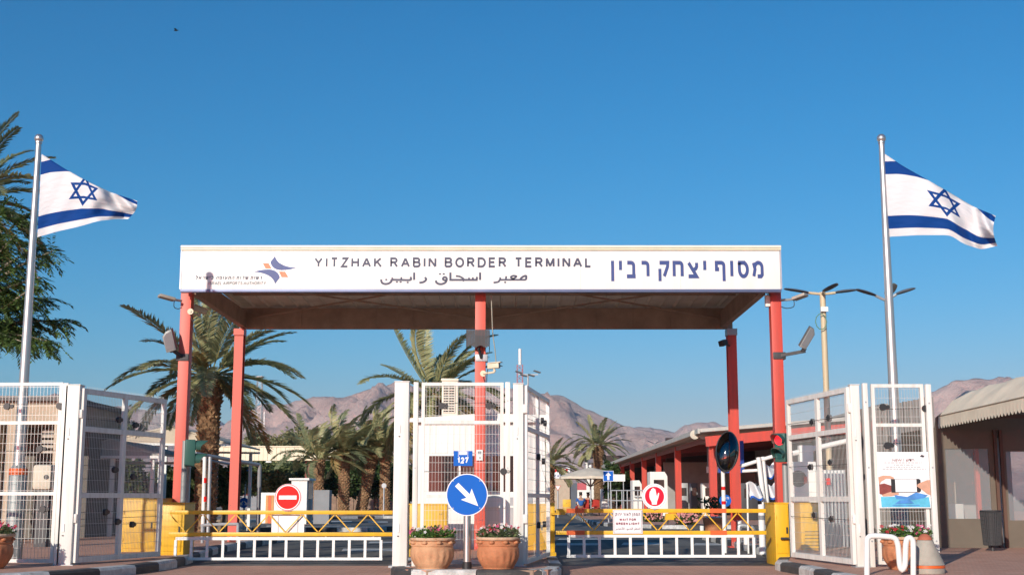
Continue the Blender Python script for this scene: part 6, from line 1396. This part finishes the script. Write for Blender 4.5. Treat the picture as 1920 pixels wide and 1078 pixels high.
t = thing('hall_sign', 'white pictogram board hanging inside the terminal hall', 'sign', P(1335, 890, 70)); a, b = P(1325, 886, 70), P(1349, 874, 70); MB().box(a.x, b.x, 70, 70.06, a.z, b.z).build('panel', sign_white, t); MB().add([V(lerp(a.x, b.x, u), 69.99, lerp(a.z, b.z, v)) for u, v in ((.3, .2), (.7, .2), (.65, .5), (.5, .55), (.5, .85), (.4, .85), (.38, .5))], [tuple(range(7))]).build('pictogram', ink, t)
for f in (.1, .9): rod('hanger', galv, t, (lerp(a.x, b.x, f), 70.03, b.z), (lerp(a.x, b.x, f), 70.03, 4.4), .02)
for i, (x0, x1, Y) in enumerate(((1275, 1290, 80), (1296, 1308, 82), (1318, 1342, 76), (1390, 1420, 60))):
    a, b = P(x0, 955, Y), P(x1, 905, Y); lab = ['grey machine left of the second red column', 'grey machine between two red columns', 'pale machine behind the nearest terminal column', 'dark machine behind the small flags'][i]
    t = thing('ticket_machine', lab, 'machine', ((a.x + b.x) / 2, Y, .13)); MB().box(a.x, b.x, Y, Y + .8, .13, b.z).build('case', [galv, grey_paint, wall_white, dark_metal][i], t, bevel=.04); MB().box(lerp(a.x, b.x, .2), lerp(a.x, b.x, .8), Y - .02, Y - .003, lerp(.13, b.z, .6), lerp(.13, b.z, .85)).build('screen', glass_dark, t)
# railing near the terminal, flower beds
t = thing('crowd_railing', 'grey tube railing in front of the terminal columns', 'railing', on(1175, 950, 66)); 
for y in (919, 938): rod('rail', galv, t, P(1146, y, 66), P(1206, y, 66), .03)
for k in range(7): x = lerp(1146, 1206, k / 6); rod('post', galv, t, (P(x, 919, 66).x, 66, .13), P(x, 919, 66), .03)
t = thing('yellow_block', 'yellow barrier block beyond the right boom', 'block', on(1262, 975, 50)); a, b = P(1247, 974, 50), P(1275, 962, 50); MB().prism([(a.x, 50, a.z), (b.x, 50, a.z), (b.x - .05, 50, b.z), (a.x + .05, 50, b.z)], (0, .3, 0)).build('panel', yellow, t); MB().box(lerp(a.x, b.x, .3), lerp(a.x, b.x, .7), 50.05, 50.25, b.z + .005, P(1260, 955, 50).z).build('head', orange_red, t)
for f in (.2, .8): rod('leg', dark_metal, t, (lerp(a.x, b.x, f), 50.15, .13), (lerp(a.x, b.x, f), 50.15, a.z), .03)
def flower_bed(label, x0, x1, Y, seed):
    rr = random.Random(seed); a, b = P(x0, 980, Y).x, P(x1, 980, Y).x; t = thing('flower_bed', label, 'flower bed', ((a + b) / 2, Y, .13)); lv = MB(); fl_ = MB()
    for k in range(420):
        p = V(rr.uniform(a, b), Y + rr.uniform(-.4, .4), .13 + rr.uniform(0, .32)); d = V(rr.uniform(-1, 1), rr.uniform(-1, 1), rr.uniform(0, 1)).normalized(); s_ = d.orthogonal().normalized() * .05; lv.add([p, p + d * .08 + s_, p + d * .17, p + d * .08 - s_], [(0, 1, 2, 3)])
        if k % 2 == 0: q = p + V(0, -.05, .1); fl_.add([q + V(-.045, 0, 0), q + V(0, -.02, -.045), q + V(.045, 0, 0), q + V(0, .02, .045)], [(0, 1, 2, 3)])
    lv.build('leaves', leaf_dark, t, kind='stuff'); fl_.build('blossoms', pet_salmon if seed % 2 else pet_white, t, kind='stuff')
flower_bed('flower bed with pink blossoms before the terminal columns', 1270, 1305, 49.6, 1); flower_bed('flower bed with white blossoms left of the mirror pole', 1326, 1352, 40, 2); flower_bed('small flower bed under the hand sign', 1208, 1240, 56, 3)
# small white flags and rails near the right cabinet
t = thing('bundle_poles', 'two leaning white poles beside the right cabinet', 'poles', on(1425, 1000, 27)); rod('pole', white_paint, t, P(1434, 960, 27), P(1422, 857, 27), .05); rod('pole', white_paint, t, P(1440, 960, 27.1), P(1430, 856, 27.1), .045); rod('slanting_bar', white_paint, t, P(1388, 874, 27.2), P(1456, 853, 27), .04); rod('cross_bar', white_paint, t, P(1392, 883, 27.3), P(1424, 881, 27.2), .035)
def small_flag(label, pts, Y, ph):
    c = [P(x, y, Y) for x, y in pts]
    def fn(u, v): q = c[0].lerp(c[1], u).lerp(c[3].lerp(c[2], u), v); return q + V(0, .12 * math.sin(5 * u + ph + 2 * v), .04 * math.sin(6 * u + ph))
    o = grid_cloth('flag', label, fn, 20, 14, 'small flags beside the terminal', m=small_flag_mat if ph < 3 else None); return o
m, tt, b_ = node_mat('small_flag_cloth'); N = tt.nodes.new; uv = N('ShaderNodeUVMap'); sp = N('ShaderNodeSeparateXYZ'); tt.links.new(uv.outputs[0], sp.inputs[0])
cr_ = N('ShaderNodeValToRGB'); cr_.color_ramp.interpolation = 'CONSTANT'; e = cr_.color_ramp.elements; e[0].color = (.02, .12, .5, 1); e[1].position = .14; e[1].color = (.78, .78, .80, 1); tt.links.new(sp.outputs[1], cr_.inputs[0]); tt.links.new(cr_.outputs[0], b_.inputs['Base Color']); b_.inputs['Roughness'].default_value = .8; small_flag_mat = m
small_flag('small white flag with dark emblem left of the leaning poles', [(1408, 937), (1428, 934), (1424, 908), (1400, 905)], 26.8, 0)
small_flag('small white flag right of the leaning poles', [(1434, 932), (1456, 934), (1456, 905), (1432, 910)], 27.3, 1.2)
small_flag('small white and blue flag above the other small flags', [(1434, 896), (1455, 893), (1456, 868), (1432, 872)], 27.4, 2.1)
t = thing('white_flag_holder', 'white tube stand under the small flags', 'stand', on(1420, 1000, 26.8))
for x in (1401, 1430, 1457): rod('upright', white_paint, t, on(x, 950, 26.8), P(x, 905 if x != 1430 else 930, 26.8), .02)
for i, (x, yt, yb) in enumerate(((1427, 945, 1046), (1386, 975, 1030), (1399, 1002, 1035), (1316, 985, 1018))):
    Y = [24.0, 30, 27.5, 37][i]; lab = ['white bollard tube with dark band beside the right cabinet', 'thick white tube stand behind the mirror pole', 'short white tube right of the mirror pole', 'white tube stand left of the mirror pole'][i]
    t = thing('tube_bollard', lab, 'bollard', on(x, yb, Y, .1)); c = P(x, yt, Y); rod('tube', white_paint, t, (c.x, Y, .1), c, .06); k = c - V(0, 0, .28); rod('dark_band', grey_paint, t, k, k + V(0, 0, .08), .065)
t = thing('bent_pipe_rail', 'bent grey pipe rail beside the mirror pole', 'rail', on(1395, 1030, 29)); tubeo('pipe', galv, t, arc_pts([on(1386, 1000, 29), P(1386, 992, 29), P(1389, 985, 29), P(1404, 987, 29), P(1411, 990, 29), P(1414, 1000, 29), on(1414, 1010, 28.5)], 5), .05)
planter_far = thing('clay_pot', 'clay pot of dark plants left of the mirror pole base', 'planter', on(1340, 1010, 38, .0)); c = P(1340, 1015, 38); MB().lathe((c.x, 38, 0), [(.2, 0), (.3, .3), (.34, .55), (.30, .56)], 18).build('pot', terracotta, planter_far, smooth=True)
lv = MB(); rr = random.Random(8)
for k in range(160): p = V(c.x + rr.gauss(0, .2), 38 + rr.gauss(0, .2), .6 + rr.uniform(0, .5)); d = V(rr.uniform(-1, 1), rr.uniform(-1, 1), rr.uniform(0, 1)).normalized(); s_ = d.orthogonal().normalized() * .04; lv.add([p, p + d * .08 + s_, p + d * .18, p + d * .08 - s_], [(0, 1, 2, 3)])
lv.build('leaves', leaf_dark, planter_far, kind='stuff')
# equipment behind the right gate leaf
t = thing('equipment_cabinet', 'white equipment cabinet with fan behind the right gate leaf', 'cabinet', on(1512, 950, 27)); a, b = P(1484, 945, 27), P(1530, 865, 27); MB().box(a.x, b.x, 27, 27.6, .13, b.z).build('case', wall_white, t, bevel=.02); MB().disc((lerp(a.x, b.x, .3), 26.99, lerp(a.z, b.z, .6)), NF, .17, .02).build('fan', dark_metal, t); MB().box(lerp(a.x, b.x, .5), lerp(a.x, b.x, .62), 26.96, 26.99, lerp(a.z, b.z, .5), lerp(a.z, b.z, .65)).build('red_panel', sign_red, t)
t = thing('equipment_cabinet', 'grey slatted equipment cage right of the white cabinet', 'cabinet', on(1570, 960, 26.5)); a, b = P(1545, 1040, 26.5), P(1592, 880, 26.5); MB().box(a.x, b.x, 26.8, 27.4, .13, b.z).build('core', wall_white, t, bevel=.02)
for k in range(9): x = lerp(a.x, b.x, k / 8); bar('cage_bar', galv, t, (x, 26.6, .13), (x, 26.6, b.z), .025)
MB().box(lerp(a.x, b.x, .2), lerp(a.x, b.x, .32), 26.5, 26.58, lerp(a.z, b.z, .82), lerp(a.z, b.z, .9)).build('red_panel', sign_red, t)
t = thing('raised_barrier', 'white folded barrier arm raised behind the right gate leaf', 'barrier', on(1510, 900, 28)); rod('arm', white_paint, t, P(1486, 850, 28), P(1590, 826, 28), .06); MB().box(*(lambda p: (p.x - .15, p.x + .15, p.y - .1, p.y + .1, .13, p.z + .12))(P(1510, 845, 28))).build('post', wall_white, t, bevel=.02)
t = thing('scaffold_wall', 'grey corrugated wall strip behind the poster fence', 'wall', on(1690, 900, 30)); xa, xb = P(1600, 900, 30).x, P(1760, 900, 30).x
n = 16
for k in range(n): x0, x1 = lerp(xa, xb, k / n), lerp(xa, xb, (k + 1) / n); MB().box(x0 + .01, x1 - .01, 30 + (.03 if k % 2 else 0), 30.08, .13, lerp(P(1640, 770, 30).z, P(1760, 742, 30).z, k / n)).build('sheet', mat('strip_grey', (.26, .24, .22), .7, var=.2, streak=3), t)
# shop, parasol and people
SHY = 112; t = thing('shop_building', 'small beige shop with red lettered white sign board', 'building', on(1060, 940, SHY)); a, b = P(1005, 960, SHY), P(1068, 896, SHY)
MB().box(a.x, b.x, SHY, SHY + 6, .13, b.z).build('wall', beige_wall, t); a2, b2 = P(1020, 896.5, SHY - .1), P(1068.5, 876, SHY - .1)
o = MB().box(a2.x, b2.x, SHY - .12, SHY - .005, a2.z, b2.z).build('sign_board', sign_white, t)
text_on('sign_text', 'FREE', sign_red, o, P(1040, 886.5, SHY - .12), RT, U, NF, P(1065, 886, SHY).x - P(1040, 886, SHY).x, P(1, 878, SHY).z - P(1, 886.5, SHY).z, .065, .14, shear=.15); text_on('sign_text', 'RICAS', letter_blue, o, P(1035, 894.5, SHY - .12), RT, U, NF, P(1052, 886, SHY).x - P(1035, 886, SHY).x, P(1, 889, SHY).z - P(1, 894.5, SHY).z, .03, .14)
c0, c1 = P(1069, 950, SHY), P(1082, 905, SHY); MB().box(c0.x, c1.x, SHY + .2, SHY + 5, .13, c1.z).build('door', mat('door_slate', (.09, .11, .14), .6), t); d0 = P(1100, 950, SHY); MB().box(c1.x + .02, d0.x, SHY + .1, SHY + 5, .13, c1.z).build('side_wall', wall_white, t); MB().box(c1.x + .02, d0.x, SHY + .05, SHY + .095, lerp(.13, c1.z, .75), c1.z).build('red_band', mat('shop_pink', (.50, .10, .12), .6), t)
for k, x in enumerate((1052, 1098)): 
    pass
t = thing('roof_block', 'small white roof block under the little flag', 'block', on(1112, 900, 126)); a, b = P(1099, 884, 126), P(1126, 869, 126); MB().box(a.x, b.x, 126, 128, .1, b.z).build('wall', wall_white, t, bevel=.02); MB().box(a.x - .1, b.x + .1, 125.9, 128.1, b.z + .01, b.z + .1).build('parapet', wall_white, t)
t = thing('flag_staff', 'thin white flag staff on the roof block', 'flagpole', on(1103, 870, 125.5)); rod('staff', white_paint, t, P(1102.5, 870, 125.5), P(1102.5, 842, 125.5), .05); MB().sphere(P(1102.5, 841.5, 125.5), .09, 10).build('finial', white_paint, t)
small_flag('small white and blue star flag by the distant palm', [(1103, 860), (1120, 860), (1120, 846), (1103, 846)], 125.4, 4)
# parasol
UY = 75; c = P(1107, 877, UY); t = thing('parasol', 'large beige square parasol in front of the shop', 'parasol', (c.x, UY, .13)); hw = (1166 - 1052) / 2 * UY / 2400; ze = P(1107, 894, UY).z; n = 16
top = c + V(0, 0, .05)
for k in range(8):
    a0, a1 = rad(45 * k + 22.5), rad(45 * k + 67.5); f = lambda a, r, z: V(c.x + hw * r * math.cos(a) * 1.05, UY + hw * r * math.sin(a) * 1.05, z)
    MB().add([top, f(a0, .5, lerp(ze, top.z, .62)), f(a0, 1, ze), f((a0 + a1) / 2, .965, ze + .04), f(a1, 1, ze), f(a1, .5, lerp(ze, top.z, .62))], [(0, 1, 5), (1, 2, 3), (1, 3, 5), (3, 4, 5)]).build('canopy_panel', mat('parasol_cloth', (.66, .58, .46), .85), t)
    MB().add([f(a0, 1.001, ze), f((a0 + a1) / 2, .966, ze + .04), f(a1, 1.001, ze), f(a1, 1.001, ze - .12), f((a0 + a1) / 2, .966, ze - .1), f(a0, 1.001, ze - .12)], [(0, 1, 4, 5), (1, 2, 3, 4)]).build('valance', MATS['parasol_cloth'], t)
    rod('strut', mat('wood_brown', (.12, .06, .04), .7), t, V(c.x, UY, ze - .55), f(a0, .72, lerp(ze, top.z, .24)), .025)
rod('pole', galv, t, (c.x, UY, .13), top, .05); MB().sphere(top + V(0, 0, .06), .09, 10).build('finial', white_paint, t); MB().lathe((c.x, UY, .13), [(.4, 0), (.4, .1), (.1, .16)], 16).build('foot', dark_metal, t)
for i, (x, Y) in enumerate(((1097, 74.5), (1063, 77), (1117, 76.5))):
    t = thing('cafe_chair', ['red chair under the parasol next to its pole', 'yellow striped chair left of the parasol', 'red chair right of the parasol pole'][i], 'chair', on(x, 960, Y, .13)); p = Vector(on(x, 960, Y, .13)); m_ = [cloth_red, yellow_dirty, cloth_red][i]
    MB().box(p.x - .24, p.x + .24, Y - .24, Y + .24, .55, .60).build('seat', m_, t, bevel=.01); MB().box(p.x - .24, p.x + .24, Y + .2, Y + .25, .62, 1.08).build('backrest', m_, t, bevel=.01)
    for sx in (-.2, .2):
        for sy in (-.2, .2): rod('leg', dark_metal, t, (p.x + sx, Y + sy, .13), (p.x + sx, Y + sy, .55), .02)

def person(label, X, Y, z, face_az, shirt, trousers, seat=.47, seed=1):
    """a seated figure grown with a skin modifier: one continuous body, clothes as children"""
    root = thing('person', label, 'person', (X, Y, z)); rz = Matrix.Translation((X, Y, z)) @ Matrix.Rotation(face_az, 4, 'Z')
    def skin(name, joints, edges, m, parent, rootv=0, sub=2):
        me = bpy.data.meshes.new(name); me.from_pydata([j[:3] for j in joints], edges, []); o = bpy.data.objects.new(name, me); COL.objects.link(o)
        md = o.modifiers.new('skin', 'SKIN'); md.use_smooth_shade = True; ss = o.modifiers.new('sub', 'SUBSURF'); ss.levels = ss.render_levels = sub
        lay = me.skin_vertices[0].data if me.skin_vertices else None
        for v, j in zip(lay, joints): v.radius = (j[3], j[4] if len(j) > 4 else j[3]); v.use_root = False
        lay[rootv].use_root = True
        m2 = bpy.data.meshes.new_from_object(o.evaluated_get(bpy.context.evaluated_depsgraph_get())); bpy.data.objects.remove(o); m2.materials.clear(); m2.materials.append(m); m2.name = name
        m2.polygons.foreach_set('use_smooth', [True] * len(m2.polygons))
        n = bpy.data.objects.new(name, m2); return link(n, parent, rz)
    s = seat
    J = [(0, 0, s + .10, .15, .12), (0, .0, s + .30, .14, .11), (0, .02, s + .48, .16, .10), (0, .02, s + .58, .06), (0, .04, s + .66, .07, .075), (0, .05, s + .76, .085, .095), (0, .04, s + .83, .05)]
    E = [(0, 1), (1, 2), (2, 3), (3, 4), (4, 5), (5, 6)]
    for sg in (-1, 1):
        k = len(J); J += [(sg * .20, .02, s + .50, .055), (sg * .25, .06, s + .27, .045), (sg * .17, .30, s + .22, .035), (sg * .12, .38, s + .22, .03)]; E += [(2, k), (k, k + 1), (k + 1, k + 2), (k + 2, k + 3)]
        k = len(J); J += [(sg * .10, .06, s + .05, .085), (sg * .13, .44, s + .04, .065), (sg * .13, .46, .22, .05), (sg * .13, .46, .06, .038), (sg * .13, .58, .035, .035)]; E += [(0, k), (k, k + 1), (k + 1, k + 2), (k + 2, k + 3), (k + 3, k + 4)]
    body = skin('body', J, E, skin_tone, root)
    skin('shirt', [(0, 0, s + .08, .165, .135), (0, 0, s + .30, .155, .125), (0, .02, s + .49, .17, .115), (.21, .02, s + .50, .07), (.25, .05, s + .33, .06), (-.21, .02, s + .50, .07), (-.25, .05, s + .33, .06), (0, .02, s + .56, .075)], [(0, 1), (1, 2), (2, 3), (3, 4), (2, 5), (5, 6), (2, 7)], shirt, root)
    skin('trousers', [(0, 0, s + .08, .16, .13), (.10, .10, s + .05, .095), (.13, .45, s + .04, .078), (.13, .46, .14, .062), (-.10, .10, s + .05, .095), (-.13, .45, s + .04, .078), (-.13, .46, .14, .062)], [(0, 1), (1, 2), (2, 3), (0, 4), (4, 5), (5, 6)], trousers, root)
    skin('hair', [(0, .02, s + .80, .088, .09), (0, .0, s + .74, .08), (0, .03, s + .86, .06)], [(0, 1), (0, 2)], hair_mat, root)
    return root
p = on(1089, 960, 74.5, .13); person('person in blue shirt sitting under the parasol with back to us', p[0], p[1] - .1, .13, rad(15), cloth_blue, cloth_red)
p = on(1100, 960, 76.8, .13); person('person in dark clothes sitting beside the parasol pole', p[0] + .1, p[1], .13, rad(150), cloth_dark, cloth_dark)
t = thing('cafe_stool', 'low stool under the person in blue', 'stool', on(1089, 960, 74.4, .13)); p = on(1089, 960, 74.4, .13); MB().lathe((p[0], p[1], .13), [(.03, 0), (.03, .4), (.19, .41), (.19, .45)], 14).build('stool', dark_metal, t)
t = thing('cafe_stool', 'low stool under the person in dark clothes', 'stool', on(1101, 960, 76.8, .13)); p = on(1101.5, 960, 76.8, .13); MB().lathe((p[0], p[1], .13), [(.03, 0), (.03, .4), (.19, .41), (.19, .45)], 14).build('stool', dark_metal, t)

# ================================================================== AIR
hz = MB().box(-7500, 7500, -60, 6000, -7.5, 430).build('haze', mat('haze_tmp', (1, 1, 1)), None, org=(0, 0, 0)); hz['kind'] = 'stuff'
m = bpy.data.materials.new('haze_air'); m.use_nodes = True; nn = m.node_tree.nodes; nn.clear(); out = nn.new('ShaderNodeOutputMaterial'); pv = nn.new('ShaderNodeVolumePrincipled')
pv.inputs['Color'].default_value = (.72, .82, .97, 1); pv.inputs['Density'].default_value = 9.5e-5; pv.inputs['Anisotropy'].default_value = .1; m.node_tree.links.new(pv.outputs[0], out.inputs['Volume'])
m.cycles.homogeneous_volume = True; m.cycles.volume_sampling = 'DISTANCE'
hz.data.materials.clear(); hz.data.materials.append(m)
